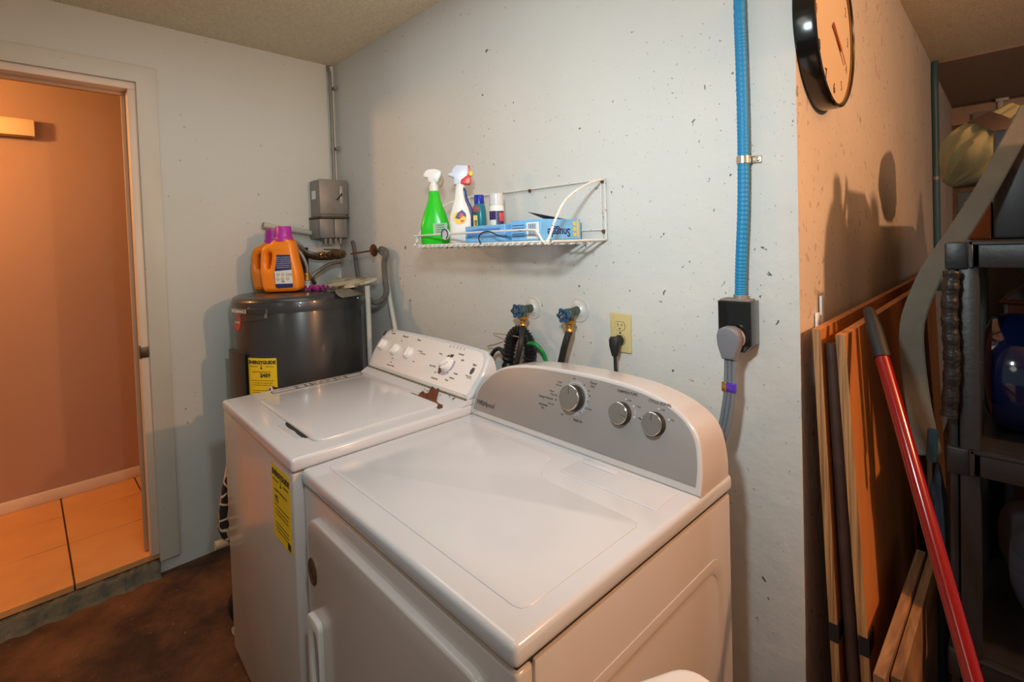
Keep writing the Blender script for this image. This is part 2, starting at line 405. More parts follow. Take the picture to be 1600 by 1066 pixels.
# doorbell chime on the hall wall
t = thing('door_chime', 'cream rectangular door chime box high on the brown hall wall', 'door chime', (-1.0, -1.27, 1.98))
b = BM(); box(b, -1.0, -.945, -1.37, -1.16, 1.992, 2.078, .004); obj('cover', b, M_chime, t)
b = BM(); box(b, -.998, -.955, -1.36, -1.17, 1.984, 1.991, .001); obj('base', b, mat('chime_shadow_gap', (120, 80, 30), .6), t)

# ================================================================ DRYER
def machine_frame(o, th): return Matrix.Translation(o) @ Matrix.Rotation(th, 4, 'Z')
MD = machine_frame((1.388, -.7804, 0), -.0274)
dry = thing('clothes_dryer', 'white clothes dryer with silver domed control panel, right of the washer', 'dryer', MD @ Vector((.37, .32, 0)))
HD = .848
b = BM(); box(b, .0, .737, .034, .645, .025, .806, .005, 2, MD)
b2 = BM()
obj('cabinet', b, M_whitef, dry)
# embossed side panel ribs
b = BM()
MS = MD @ frame((.7365, 0, 0), (0, 1, 0), (0, 0, 1))
prism(b, rrect(.11, .60, .10, .70, .05), .003, MS, .0014, holes=[rrect(.135, .575, .125, .675, .04)], lift=.0006)
obj('side_emboss', b, M_whitef, dry)
b2.free()
b = BM(); box(b, .0, .737, .0, .032, .025, .807, .007, 3, MD); obj('front_panel', b, M_whitef, dry)
b = BM(); box(b, .006, .731, .006, .64, .800, .814, 0, 1, MD); obj('seam', b, M_seam, dry)
b = BM(); box(b, -.002, .739, -.004, .655, .812, HD, .011, 4, MD); obj('top_panel', b, M_white, dry)
b = BM()
out = [(.05, .045), (.685, .045), (.697, .05), (.702, .064), (.702, .335), (.694, .348), (.68, .35), (.47, .352), (.44, .362), (.415, .392), (.40, .44), (.385, .452), (.365, .456), (.05, .456), (.038, .45), (.033, .438), (.033, .062), (.038, .05)]
prism(b, out, .003, MD @ Matrix.Translation((0, 0, HD)), .0012); obj('lid_plateau', b, M_white, dry)
b = BM(); prism(b, rrect(.455, .698, .405, .492, .006), .004, MD @ Matrix.Translation((0, 0, HD)), .0012)
box(b, .47, .56, .470, .491, HD+.001, HD+.005, .0015, 2, MD)
obj('lint_screen_cover', b, M_white, dry, 30)
b = BM(); prism(b, rrect(.053, .690, .19, .765, .045), .022, MD @ frame((0, -.004, 0), (1, 0, 0), (0, 0, 1)), .006)
ddoor = obj('door', b, M_whitef, dry)
MF = MD @ frame((0, -.015, 0), (1, 0, 0), (0, 0, 1))
b = BM(); prism(b, rrect(.058, .125, .345, .548, .018), .014, MF, .004, holes=[ell(.098, .44, .020, .080)], lift=.004)
hd = obj('handle', b, M_wplast, ddoor)
b = BM(); prism(b, ell(.098, .44, .020, .080), .003, MF, 0, lift=.0015); obj('handle_recess', b, mat('handle_recess_shade', (150, 150, 152), .4), ddoor)  # flat grey oval, the pocket's shade put into its colour
b = BM(); prism(b, ell(.078, .642, .024, .031), .001, MF, 0, lift=.0008); st = obj('sticker', b, mat('gold_foil_sticker', (128, 100, 52), .35, metal=.5), dry)
b = BM(); prism(b, ell(.078, .642, .0215, .028), .001, MF, 0, holes=[ell(.078, .642, .0195, .026)], lift=.0015)
prism(b, ell(.073, .648, .004, .010), .001, MF, 0, lift=.0015); prism(b, ell(.083, .636, .004, .010), .001, MF, 0, lift=.0015)
obj('sticker_print', b, M_print, dry)
# console
TD = math.radians(15)
dome = [(0, 0), (.0015, .02), (.008, .05), (.02, .082), (.045, .113), (.08, .142), (.125, .163), (.19, .178), (.26, .186), (.34, .190), (.42, .192), (.49, .191), (.555, .187), (.60, .180), (.645, .168), (.68, .152), (.708, .131), (.724, .106), (.732, .075), (.737, .035), (.737, 0)]
MC = MD @ frame((0, .508, HD), (1, 0, 0), (0, math.sin(TD), math.cos(TD)))   # face plane, z towards the viewer
def shell(front, MCf, backM, yb, zscale, bev):
    b = bmesh.new(); A = []; B = []
    n = len(front)
    for (s, h) in front:
        A.append(b.verts.new(MCf @ Vector((s, h, 0))))
        B.append(b.verts.new(backM(s, h)))
    for i in range(n):
        j = (i+1) % n; b.faces.new((A[i], A[j], B[j], B[i]))
    fa = b.faces.new(list(reversed(A))); fb = b.faces.new(B)
    bmesh.ops.recalc_face_normals(b, faces=list(b.faces))
    ed = [e for e in fa.edges]
    bmesh.ops.bevel(b, geom=ed, offset=bev, segments=4, profile=.6, affect='EDGES')
    return b
dsm = [(p.x, p.y) for p in catmull([(s, h, 0) for s, h in dome], 3)]
b = shell(dsm, MC, lambda s, h: MD @ Vector((s*.996+.002, .64, HD+h*.935)), 0, 1, .006)
con = obj('console', b, M_whitef, dry, 30)
def inset(poly, top, side, bot, w, h):
    return [(side+(w-2*side)*s/w, bot+(h-bot-top)*y/h) for s, y in poly]
inn = inset(dsm, .009, .0115, .017, .737, .192)
b = BM(); prism(b, inn, .002, MC, .0006, lift=.0006); pan = obj('control_panel', b, M_silver, dry)
nD = (MC.to_3x3() @ Vector((0, 0, 1)))
def dpix(u, v):
    p = MC.inverted() @ onP(u, v, MC @ Vector((0, 0, .0016)), nD); return p.x, p.y
def knob(parent, x, y, r, dep, Mc, ang, ring=False):
    Mk = Mc @ Matrix.Translation((x, y, .0016))
    b = BM(); lathe(b, [(r*1.04, 0), (r*1.04, .003), (r*.97, .005), (r*.95, dep*.75), (r*.96, dep*.8)], 40, Mk)
    k = obj('knob', b, M_blackm, parent)
    b = BM(); lathe(b, [(r*.97, dep*.78), (r, dep*.82), (r, dep*.97), (r*.96, dep), (r*.9, dep*.985)], 40, Mk); obj('knob_rim', b, M_chrome, k)
    b = BM(); lathe(b, [(0, dep*.9), (r*.91, dep*.9), (r*.91, dep*.99), (0, dep*.99)], 40, Mk); obj('knob_face', b, M_knob, k)
    b = BM(); box(b, -.0006, .0006, r*.3, r*.88, dep*.99, dep*1.0+.0004, 0, 1, Mk @ Matrix.Rotation(ang, 4, 'Z')); obj('pointer', b, M_printl if ring else M_print, k)
    return k
kx, ky = dpix(898, 622); knob(dry, kx, ky, .0305, .026, MC, .15)
k2 = dpix(972, 646); knob(dry, k2[0], k2[1], .0245, .020, MC, -1.7)
k3 = dpix(1024, 662.5); knob(dry, k3[0], k3[1], .0245, .020, MC, .05)
b = BM()
prism(b, ell(kx, ky, .0385, .0385, 48), .0004, MC, 0, holes=[ell(kx, ky, .0372, .0372, 48)], lift=.0018)
for k in range(26):
    a = math.radians(-150+k*10.5) if k < 26 else 0
    prism(b, ell(kx+.042*math.cos(a), ky+.042*math.sin(a), .0013, .0013, 8), .0004, MC, 0, lift=.0018)
for (u, v) in ((978, 624), (990, 635), (991, 652)): x, y = dpix(u, v); prism(b, ell(x, y, .0018, .0018, 10), .0004, MC, 0, lift=.0018)
for (u, v) in ((1029, 639), (1045, 656)): x, y = dpix(u, v); prism(b, ell(x, y, .0018, .0018, 10), .0004, MC, 0, lift=.0018)
obj('dial_markings', b, M_printl, dry)
b = BM()
def dtxt(s, u, v, size, bold=0.0, align='CENTER', xs=1):
    x, y = dpix(u, v); txt(b, s, size, MC @ Matrix.Translation((x, y, .0019)), align, bold, xs)
dtxt('Whirlpool', 758.5, 631.5, .0195, .0002)
x, y = dpix(757, 631)
prism(b, [(x-.006+.013*math.cos(a), y-.001+.0065*math.sin(a)) for a in [i*PI/16 for i in range(33)]], .0004, MC, 0, holes=[[(x-.006+.0122*math.cos(a), y-.001+.0057*math.sin(a)) for a in [i*PI/16 for i in range(33)]]], lift=.0018)
dtxt('TEMPERATURE', 980, 614, .0085, .0001); dtxt('Low', 984, 626, .006); dtxt('Med', 998, 636, .006); dtxt('High', 1000, 654, .006)
dtxt('CYCLE SIGNAL', 1031, 630, .0085, .0001); dtxt('Off', 1036, 641, .006); dtxt('On', 1051, 657, .006)
dtxt('Timed', 927, 599, .0085, .0001); dtxt('Dry', 926, 604, .0085, .0001)
dtxt('More Dry', 866, 617, .006); dtxt('Energy Preferred', 853, 621, .0072, .0001); dtxt('Less Dry', 861, 631, .006); dtxt('Automatic', 849, 632, .0075, .0001); dtxt('Dry', 848, 637, .0075, .0001)
dtxt('Casual', 875, 597, .006); dtxt('Normal', 873, 602, .006); dtxt('Heavy', 862, 611, .006)
dtxt('Fluff Air', 903, 658, .0088, .0001); dtxt('Off', 897, 592, .006); dtxt('Off', 878, 648, .006); dtxt('Off', 906, 645, .006); dtxt('No Heat', 919, 639, .006)
for (u, v, s) in ((913, 602, '60'), (920, 611, '50'), (921, 619, '40'), (918, 628, '30')): dtxt(s, u, v, .006)
x, y = dpix(868.5, 625); prism(b, ell(x, y, .0022, .0022, 10), .0004, MC, 0, lift=.0018)
obj('printing', b, M_print, dry)
for s in (.03, .70):
    for yy in (.05, .60):
        b = BM(); lathe(b, [(.018, 0), (.018, .026)], 12, MD @ Matrix.Translation((s, yy, 0))); obj('foot', b, M_blackm, dry)
b = BM(); lathe(b, [(0, .0), (.0035, 0), (.0035, .0012), (0, .0016)], 10, MD @ Matrix.Translation((.722, .575, HD)) ); obj('screw', b, M_galv, dry)

# ================================================================ WASHER
MW = machine_frame((.7165, -.7765, 0), -.038)
WW = .664; HW = .874
wsh = thing('washing_machine', 'white top-loading washing machine with rust patch by its console, left of the dryer', 'washing machine', MW @ Vector((.33, .32, 0)))
b = BM(); box(b, 0, WW, 0, .640, .03, .838, .006, 3, MW)
obj('cabinet', b, M_whitef, wsh)
b = BM(); box(b, .004, WW-.004, .004, .636, .832, .842, 0, 1, MW); obj('seam', b, mat('brown_seam', (110, 88, 70), .6), wsh)
b = BM(); box(b, -.002, WW+.002, -.003, .645, .840, HW, .009, 4, MW)
# raised rear ledge that carries the console
vv = [(-.001, .485, HW-.003), (-.001, .520, .8895), (-.001, .64, .8895), (-.001, .64, HW-.003)]
q = bmesh.new(); A = [q.verts.new(v) for v in vv]; B = [q.verts.new((WW+.001, v[1], v[2])) for v in vv]
for i in range(4): q.faces.new((A[i], A[(i+1) % 4], B[(i+1) % 4], B[i]))
q.faces.new(list(reversed(A))); q.faces.new(B); bmesh.ops.recalc_face_normals(q, faces=list(q.faces))
bmesh.ops.bevel(q, geom=list(q.edges), offset=.004, segments=2, affect='EDGES'); add(b, q, MW)
obj('top_panel', b, M_white, wsh)
MT = MW @ Matrix.Translation((0, 0, HW))
lid_out = rrect(.108, .610, .078, .462, .028)
b = BM(); prism(b, lid_out, .011, MT, .004, lift=.001); lid = obj('lid', b, M_white, wsh)
b = BM(); prism(b, [(.39, .078), (.40, .071), (.42, .067), (.45, .066), (.48, .069), (.51, .0665), (.54, .067), (.552, .072), (.555, .078)], .0014, MT, 0, lift=.0009)
obj('lid_grip_gap', b, M_seam, lid)
b = BM(); box(b, .395, .55, .052, .074, HW-.002, HW+.0008, .0006, 1, MW); 
obj('grip_recess', b, M_white, wsh)
# rubber chips on the lid edge
for s in (.615, .614):
    pass
for yy in (.15, .205):
    b = BM(); lathe(b, [(0, 0), (.003, 0), (.002, .0022), (0, .0026)], 8, MW @ Matrix.Translation((.606, yy, HW+.004)))
    obj('chip', b, M_grime, wsh)
# instruction strip
b = BM(); prism(b, rrect(.024, .060, .14, .475, .017), .0006, MT, 0, lift=.0005); strip = obj('instruction_strip', b, mat('strip_grey', (176, 172, 166), .45), wsh)
b = BM(); prism(b, rrect(.024, .060, .14, .475, .017), .0008, MT, 0, holes=[rrect(.0268, .0572, .1428, .4722, .0145)], lift=.0008)
for yy in (.222, .228, .255, .258, .275, .278, .365, .370, .405, .410): box(b, .026, .058, yy, yy+.0034, HW+.0006, HW+.0010, 0, 1, MW)
for yy, xx in ((.385, .040),): lathe(b, [(0, 0), (.005, 0), (.005, .0004), (0, .0004)], 12, MW @ Matrix.Translation((xx, yy, HW+.0008)))
obj('strip_outline', b, M_print, wsh)
b = BM()
for yy in (.290, .315, .340): lathe(b, [(0, 0), (.0055, 0), (.0055, .0004), (0, .0004)], 12, MW @ Matrix.Translation((.041, yy, HW+.0008)), 1, 1.5)
obj('strip_red_marks', b, mat('strip_red_ink', (120, 40, 34), .6), wsh)
# rust patch
rp_ = [(1255, 297), (1300, 303), (1340, 320), (1355, 305), (1385, 300), (1405, 315), (1430, 318), (1452, 300), (1470, 290), (1482, 315), (1497, 318), (1515, 305), (1527, 315), (1505, 352), (1502, 372), (1520, 392), (1555, 405), (1552, 428), (1515, 438), (1500, 415), (1400, 372), (1330, 338)]
pz = [onZ(410+x/5.517, 560+y/5.517, HW+.0005) for x, y in rp_]
pl2 = [(MT.inverted() @ p) for p in pz]
b = BM(); prism(b, [(p.x, p.y) for p in pl2], .0016, ID, 0, lift=.0009)
bmesh.ops.triangulate(b, faces=list(b.faces)); bmesh.ops.subdivide_edges(b, edges=list(b.edges), cuts=3, use_grid_fill=False)
for v in b.verts: v.co.z += HW + max(0, min(v.co.y, .520)-.485)*.0185/.035
b.transform(MW)
for k in range(16):
    x = .44+random.random()*.2; y = .508+random.uniform(-.004, .006)
    lathe(b, [(0, 0), (random.uniform(.0015, .004), 0), (.001, .001), (0, .0012)], 7, MW @ Matrix.Translation((x, y, HW+(y-.485)*.0185/.035)))
obj('rust_patch', b, M_rust, wsh)
# console
TW = math.radians(41)
MWC = MW @ frame((0, .522, .889), (1, 0, 0), (0, math.sin(TW), math.cos(TW)))
SL = .180
wout = [(.006, 0), (-.014, .025), (-.034, .065), (-.043, .105), (-.041, .135), (-.034, .155), (-.018, .171), (.010, .179), (.33, SL+.001), (.595, .174), (.632, .163), (.652, .147), (.664, .110), (.668, .06), (.666, .014), (.660, 0)]
wsm = [(p.x, p.y) for p in catmull([(s, h, 0) for s, h in wout], 3)]
b = shell(wsm, MWC, lambda s, h: MW @ Vector((s, max(.640, .522+h*math.sin(TW)+.012), .889+h*math.cos(TW)*.96)), 0, 1, .008)
obj('console', b, M_white, wsh, 30)
nW = MWC.to_3x3() @ Vector((0, 0, 1))
def wpix(u, v):
    p = MWC.inverted() @ onP(u, v, MWC @ Vector((0, 0, .001)), nW); return p.x, p.y
b = BM(); box(b, .006, .658, .519, .5235, .886, .8925, .001, 1, MW); obj('grime_line', b, M_grime, wsh)
b = BM()
prism(b, inset(wsm, .012, .018, .014, .664, SL), .0012, MWC, .0004, lift=.0002); obj('fascia', b, mat('fascia_white', (222, 216, 212), .3), wsh)
for (u, v) in ((599, 539), (618, 546.5), (639, 552)):
    x, y = wpix(u, v); Mk = MWC @ Matrix.Translation((x, y, .001))
    b = BM(); loft(b, [(0, 0, 0, .0245, .0245, 2), (.003, 0, 0, .0245, .0245, 2), (.005, 0, 0, .0215, .0215, 2), (.012, 0, 0, .0205, .0205, 2), (.0145, 0, 0, .018, .018, 2)], 12, Mk)
    k = obj('control_knob', b, M_wplast, wsh, 50)
    b = BM(); box(b, -.0042, .0042, -.019, .019, .0125, .0185, .0025, 2, Mk @ Matrix.Rotation(random.uniform(-.3, .5), 4, 'Z')); obj('grip', b, M_wplast, k)
x, y = wpix(699, 570); Mk = MWC @ Matrix.Translation((x, y, .001))
b = BM()
for (a0, a1, mt_) in ():
    pass
def wedge(b, a0, a1, r0, r1, Mk, z=.0006):
    n = max(2, int((a1-a0)/6)); pts = [(r1*math.cos(math.radians(a0+(a1-a0)*i/n)), r1*math.sin(math.radians(a0+(a1-a0)*i/n))) for i in range(n+1)]
    pts += [(r0*math.cos(math.radians(a1-(a1-a0)*i/n)), r0*math.sin(math.radians(a1-(a1-a0)*i/n))) for i in range(n+1)]
    prism(b, pts, .0005, Mk, 0, lift=z)
b = BM()
for a0, a1 in ((80, 108), (114, 150), (185, 205), (208, 224)): wedge(b, a0, a1, .029, .040, Mk)
obj('dial_dark_band', b, mat('dial_dark_ink', (62, 54, 58), .5), wsh)
b = BM(); wedge(b, 227, 250, .029, .043, Mk); obj('dial_red_band', b, mat('dial_red_ink', (96, 48, 46), .5), wsh)
b = BM()
for a0, a1 in ((254, 268), (272, 284), (288, 300), (304, 320)): wedge(b, a0, a1, .029, .040, Mk)
wedge(b, 324, 395, .029, .036, Mk); obj('dial_grey_band', b, mat('dial_grey_ink', (150, 150, 172), .5), wsh)
b = BM(); loft(b, [(0, 0, 0, .027, .027, 2), (.005, 0, 0, .0265, .0265, 2), (.006, 0, 0, .025, .025, 2), (.014, 0, 0, .0235, .0235, 2), (.016, 0, 0, .021, .021, 2)], 30, Mk)
k = obj('timer_dial', b, M_wplast, wsh)
b = BM(); prism(b, [(-.021, -.004), (-.012, -.011), (.004, -.009), (.019, -.003), (.021, .004), (.010, .010), (-.006, .010), (-.018, .004)], .010, Mk @ Matrix.Rotation(.5, 4, 'Z'), .003, lift=.019); obj('grip', b, M_wplast, k)
x, y = wpix(738, 580); b = BM(); prism(b, ell(x, y, .0085, .0125), .003, MWC, .0008, lift=.001); obj('start_button', b, mat('dark_grey_button', (72, 72, 76), .4), wsh)
x, y = wpix(601.5, 520.5); b = BM(); prism(b, ell(x, y, .0085, .0125), .002, MWC, .0005, lift=.001); obj('brand_badge', b, mat('badge_grey', (88, 84, 86), .35, metal=.4), wsh)
b = BM()
def wtxt(s, u, v, size, bold=0.0, align='CENTER'):
    x, y = wpix(u, v); txt(b, s, size, MWC @ Matrix.Translation((x, y, .0014)), align, bold)
wtxt('Load Size', 615, 521, .0085, .0001); wtxt('Temperature', 634, 526, .0085, .0001); wtxt('Options', 655, 531.5, .0085, .0001)
wtxt('Start', 742, 570.5, .010, .0002); wtxt('Push to Start', 732, 588, .006); wtxt('Pull to Stop', 733, 591, .005)
wtxt('Normal', 721, 554, .009, .0001); wtxt('Light', 723, 563, .008, .0001); wtxt('Heavy', 689, 553, .008); wtxt('Casual', 712, 584, .008, .0001)
wtxt('Delicate', 706, 591, .008); wtxt('Rinse', 698, 594, .008); wtxt('Super Wash', 676, 572, .0075, .0001); wtxt('Off', 680, 582, .007); wtxt('Normal Soak', 679, 591.5, .0075, .0001)
wtxt('Heavy Duty  Washer', 610, 571, .0065); wtxt('Extra Rinse', 657, 549, .0062); wtxt('Fabric Softener', 661, 553, .0055); wtxt('Hot', 628, 533, .006); wtxt('Cold', 646, 565, .006); wtxt('Low', 613, 560, .006); wtxt('Med', 611, 566, .006)
for i, u in enumerate((704, 709.5, 715, 720.5, 726)):
    wtxt('L', u, 541+i*1.15, .010, .0002)
obj('printing', b, M_print, wsh)
# energy label on the front
MFw = MW @ frame((0, -.0006, 0), (1, 0, 0), (0, 0, 1))
def energy(parent, Mf, x0, x1, z0, z1, big, warp=None, bigx=.0, marks=True):
    wd = x1-x0; cx = (x0+x1)/2; hh = z1-z0
    def fin(b, nm, m_):
        if warp: warp(b)
        return obj(nm, b, m_, parent)
    b = BM()
    n = 12
    for i in range(n):
        box(b, x0+wd*i/n, x0+wd*(i+1)/n, z0, z1, -.0002, .0002, 0, 1, Mf)
    bmesh.ops.remove_doubles(b, verts=b.verts, dist=1e-6)
    lab = fin(b, 'energy_label', M_yel)
    b = BM(); T = lambda x, z: Mf @ Matrix.Translation((x, z, .0006))
    txt(b, 'ENERGYGUIDE', wd*.142, T(cx, z1-hh*.105), bold=.0009)
    txt(b, big, wd*.17, T(cx+bigx, z1-hh*.42 if not marks else z1-hh*.45), bold=.0006)
    txt(b, 'Estimated Yearly Energy Cost', wd*.055, T(cx-.002, z1-hh*.33))
    txt(b, 'U.S. Government', wd*.045, T(cx-wd*.28, z1-hh*.2)); txt(b, 'Water Heater' if warp else 'Clothes Washer', wd*.045, T(cx+wd*.28, z1-hh*.2))
    prism(b, [(-.0012, 0), (.0012, 0), (.0012, -.012), (.006, -.020), (-.006, -.020), (-.0012, -.012)], .0003, T(cx, z1-hh*.14), 0)
    for i in range(8):
        box(b, x0+wd*(.1+.1*i), x0+wd*(.1+.1*(i+1)), z1-hh*.545, z1-hh*.535, .0004, .0008, 0, 1, Mf)
    for i in range(5): txt(b, 'Your cost will depend on your utility rates and use', wd*.034, T(cx, z1-hh*(.60+.05*i+(.08 if i > 1 else 0))))
    box(b, x1-wd*.22, x1-wd*.06, z0+hh*.03, z0+hh*.12, .0004, .0008, 0, 1, Mf)
    fin(b, 'energy_label_printing', M_print)
energy(wsh, MFw, .508, .643, .632, .822, '92', bigx=-.035)
for s in (.03, WW-.03):
    for yy in (.05, .6):
        b = BM(); lathe(b, [(.018, 0), (.018, .032)], 12, MW @ Matrix.Translation((s, yy, 0))); obj('foot', b, M_blackm, wsh)

# ================================================================ WATER HEATER
HC = Vector((.288, -.344, 0)); HR = .268
wh = thing('water_heater', 'dark grey cylindrical water heater in the corner behind the washer', 'water heater', HC)
def oncyl(u, v, r=HR):
    d = ray(u, v); o = CAM-HC; a = d.x**2+d.y**2; bb = 2*(o.x*d.x+o.y*d.y); c = o.x**2+o.y**2-r*r
    disc = bb*bb-4*a*c; disc = max(disc, 0); t = (-bb-math.sqrt(disc))/(2*a); p = CAM+d*t
    return math.atan2(p.y-HC.y, p.x-HC.x), p.z
MH = Matrix.Translation(HC)
b = BM(); lathe(b, [(.25, 0), (.262, .005), (HR, .03), (HR, 1.135), (HR-.002, 1.14)], 72, MH); obj('tank', b, M_heat, wh)
b = BM(); lathe(b, [(HR+.003, 1.115), (HR+.003, 1.155), (HR-.002, 1.168), (HR-.014, 1.176), (HR-.03, 1.178), (.06, 1.182), (0, 1.183)], 72, MH); obj('top_cap', b, M_heat, wh)
def arc(b, a0, a1, z0, z1, r0, r1, n=10):
    q = bmesh.new(); cols = []
    for i in range(n+1):
        a = a0+(a1-a0)*i/n; c, s = math.cos(a), math.sin(a)
        cols.append([q.verts.new((HC.x+r*c, HC.y+r*s, z)) for r, z in ((r0, z0), (r1, z0), (r1, z1), (r0, z1))])
    for A, B in zip(cols, cols[1:]):
        for k in range(4): q.faces.new((A[k], A[(k+1) % 4], B[(k+1) % 4], B[k]))
    q.faces.new(list(reversed(cols[0]))); q.faces.new(cols[-1]); bmesh.ops.recalc_face_normals(q, faces=list(q.faces)); add(b, q)
a1, z1 = oncyl(388, 550); aL = a1-.55
b = BM(); arc(b, aL, a1-.06, .30, oncyl(372, 548)[1], HR-.002, HR+.020); obj('access_cover', b, M_heat2, wh, 30)
b = BM(); arc(b, a1-.06, a1-.005, .28, oncyl(372, 552)[1], HR-.002, HR+.004); obj('cover_edge', b, M_black, wh)
LIFT = .0008
def cylwarp(b):
    for v in b.verts:
        a = aY+v.co.x/HR; r = HR+LIFT+v.co.z; z = v.co.y
        v.co = Vector((HC.x+r*math.cos(a), HC.y+r*math.sin(a), z))
aYl, zt_ = oncyl(388, 559); aYr, _ = oncyl(432, 559); _, zb_ = oncyl(410, 613)
aY = (aYl+aYr)/2; wY = (aYr-aYl)*HR
energy(wh, ID, -wY/2, wY/2, zb_-.03, zt_, '$489', warp=cylwarp, bigx=wY*.12, marks=False)
aB, zB = oncyl(371, 503)
b = BM(); prism(b, ell(0, zB, .030, .036), .0012, ID, 0); aY = aB; cylwarp(b); obj('red_badge', b, mat('red_badge', (190, 52, 28), .4), wh)
b = BM(); txt(b, 'Rheem', .018, Matrix.Translation((0, zB, .0012)), bold=.0003); cylwarp(b); obj('badge_lettering', b, M_paper, wh)
aS0, zS0 = oncyl(366, 479); aS1, zS1 = oncyl(418, 479); _, zS2 = oncyl(418, 497)
aY = aS0; wS = (aS1-aS0)*HR; LIFT = .0042; zS0 -= .004
b = BM(); pts = [(0, zS0+.002)] + [(wS*i/8, zS0+.0) for i in range(1, 9)] + [(wS, zS2)] + [(wS*(8-i)/8, zS2-.022*(i/8)**.8) for i in range(1, 8)] + [(0, zS2-.024)]
prism(b, pts, .0008, ID, 0); cylwarp(b); obj('silver_label', b, mat('silver_label', (140, 138, 142), .35, metal=.5), wh)
b = BM(); txt(b, 'PERFORMANCE', .018, Matrix.Translation((wS*.20, zS0-.014, .0012)), bold=.0003); cylwarp(b); obj('label_lettering', b, M_paper, wh)
for (u, v) in ((388, 472), (468, 473), (559, 462)):
    a, z = oncyl(u, v, HR+.003); p = Vector((HC.x+(HR+.003)*math.cos(a), HC.y+(HR+.003)*math.sin(a), 1.14))
    b = BM(); lathe(b, [(0, -.001), (.004, -.001), (.003, .002), (0, .003)], 10, frame(p, (-math.sin(a), math.cos(a), 0), (0, 0, 1))); obj('screw', b, M_chrome, wh)
ZT = 1.1785
# hot outlet nipple on the tank top
nip = onZ(481, 452, ZT); nip = Vector((nip.x, nip.y, ZT))
b = BM(); lathe(b, [(.013, 0), (.013, .032), (.015, .033), (.015, .040)], 16, Matrix.Translation(nip)); obj('water_outlet', b, M_wplast, wh)
hose_end = nip+Vector((0, 0, .078))
b = BM(); lathe(b, [(.015, .040), (.017, .042), (.017, .056), (.013, .058), (.013, .066), (.015, .068), (.015, .078)], 8, Matrix.Translation(nip)); obj('hose_nut', b, M_brass, wh)
# drain pan tray and cloth on the tank top: see below

# detergent bottles -------------------------------------------------
def jug(base, Mj, sc_, label, lab):
    t = thing('detergent_bottle', label, 'detergent bottle', base, 'orange detergent bottles on the water heater' if False else None)
    # outline in the photo's crop, 6.667 px per pixel; converted to metres on the bottle's own plane
    k = .00272/6.667*sc_
    def c(p): return ((p[0]-385)*k, (800-p[1])*k)
    out = [c(p) for p in ((335, 236), (298, 262), (225, 298), (196, 340), (184, 430), (176, 560), (184, 660), (196, 740), (212, 785), (240, 800), (400, 800), (540, 796), (585, 775), (597, 730), (592, 620), (575, 520), (550, 400), (535, 300), (512, 250), (500, 236))]
    out = [(p.x, p.y) for p in catmull([(a, b_, 0) for a, b_ in out], 3, True)]
    hole = [c(p) for p in ((262, 385), (285, 370), (303, 378), (306, 420), (296, 480), (282, 535), (266, 552), (252, 545), (254, 470), (258, 420))]
    b = BM(); prism(b, out, .075*sc_, Mj, .018*sc_, holes=[hole]); bd = obj('bottle_body', b, M_orange, t, 60)
    b = BM(); cx = c((415, 0))[0]; top = c((0, 236))[1]
    Mc = Mj @ Matrix.Translation((cx, top-.006, 0)) @ Matrix.Rotation(-PI/2, 4, 'X')
    r1 = 95*k
    lathe(b, [(r1, 0), (r1, .014), (r1*.97, .017), (r1*.87, .019), (r1*.84, .062), (r1*.78, .066), (r1*.74, .064), (0, .060)], 32, Mc)
    if lab:
        pass
    obj('cap', b, M_magenta, t)
    if lab:
        dz = .075*sc_/2
        lo = [c(p) for p in ((372, 395), (515, 400), (525, 550), (535, 735), (528, 752), (365, 757), (347, 740), (335, 600), (352, 540))]
        b = BM(); prism(b, lo, .001, Mj, 0, lift=dz+.0004); lb = obj('label_sheet', b, M_navy, t)
        b = BM(); prism(b, [c(p) for p in ((342, 572), (528, 560), (536, 708), (348, 708))], .0006, Mj, 0, lift=dz+.0012); obj('label_panel', b, M_paper, t)
        b = BM()
        for i in range(6): txt(b, 'ULTRA CONCENTRATED CLEAN'[i:i+16], .0066, Mj @ Matrix.Translation((c((440, 0))[0], c((0, 425+i*22))[1], dz+.0013)))
        obj('label_writing', b, M_printl, t)
        b = BM()
        for (x, y) in ((380, 610), (430, 610), (480, 610), (515, 612), (375, 660), (425, 655), (480, 655)):
            prism(b, ell(*c((x, y)), .006, .006, 12), .0004, Mj, 0, holes=[ell(*c((x, y)), .0045, .0045, 12)], lift=dz+.0017)
        txt(b, 'HE', .010, Mj @ Matrix.Translation((*c((430, 685)), dz+.0018)), bold=.0003)
        obj('label_symbols', b, M_print, t)
    return t
jx = Vector((CR.x, CR.y, 0)).normalized()
pj = onZ(437, 459, ZT); pj = Vector((pj.x, pj.y, ZT+.006)) + Vector((-.7, .7, 0))*.036
jug(pj, frame(pj, jx, (0, 0, 1)), 1.0, 'orange detergent bottle with magenta cap and blue label, nearer the front', True)
pj2 = pj+Vector((-.125, .040, 0)) - jx*.045
pj2.z = ZT+.006
jug(pj2, frame(pj2, Vector((CR.x, CR.y, 0)).normalized() + Vector((.0, .35, 0)), (0, 0, 1)), .97, 'orange detergent bottle with magenta cap standing behind the labelled one', False)

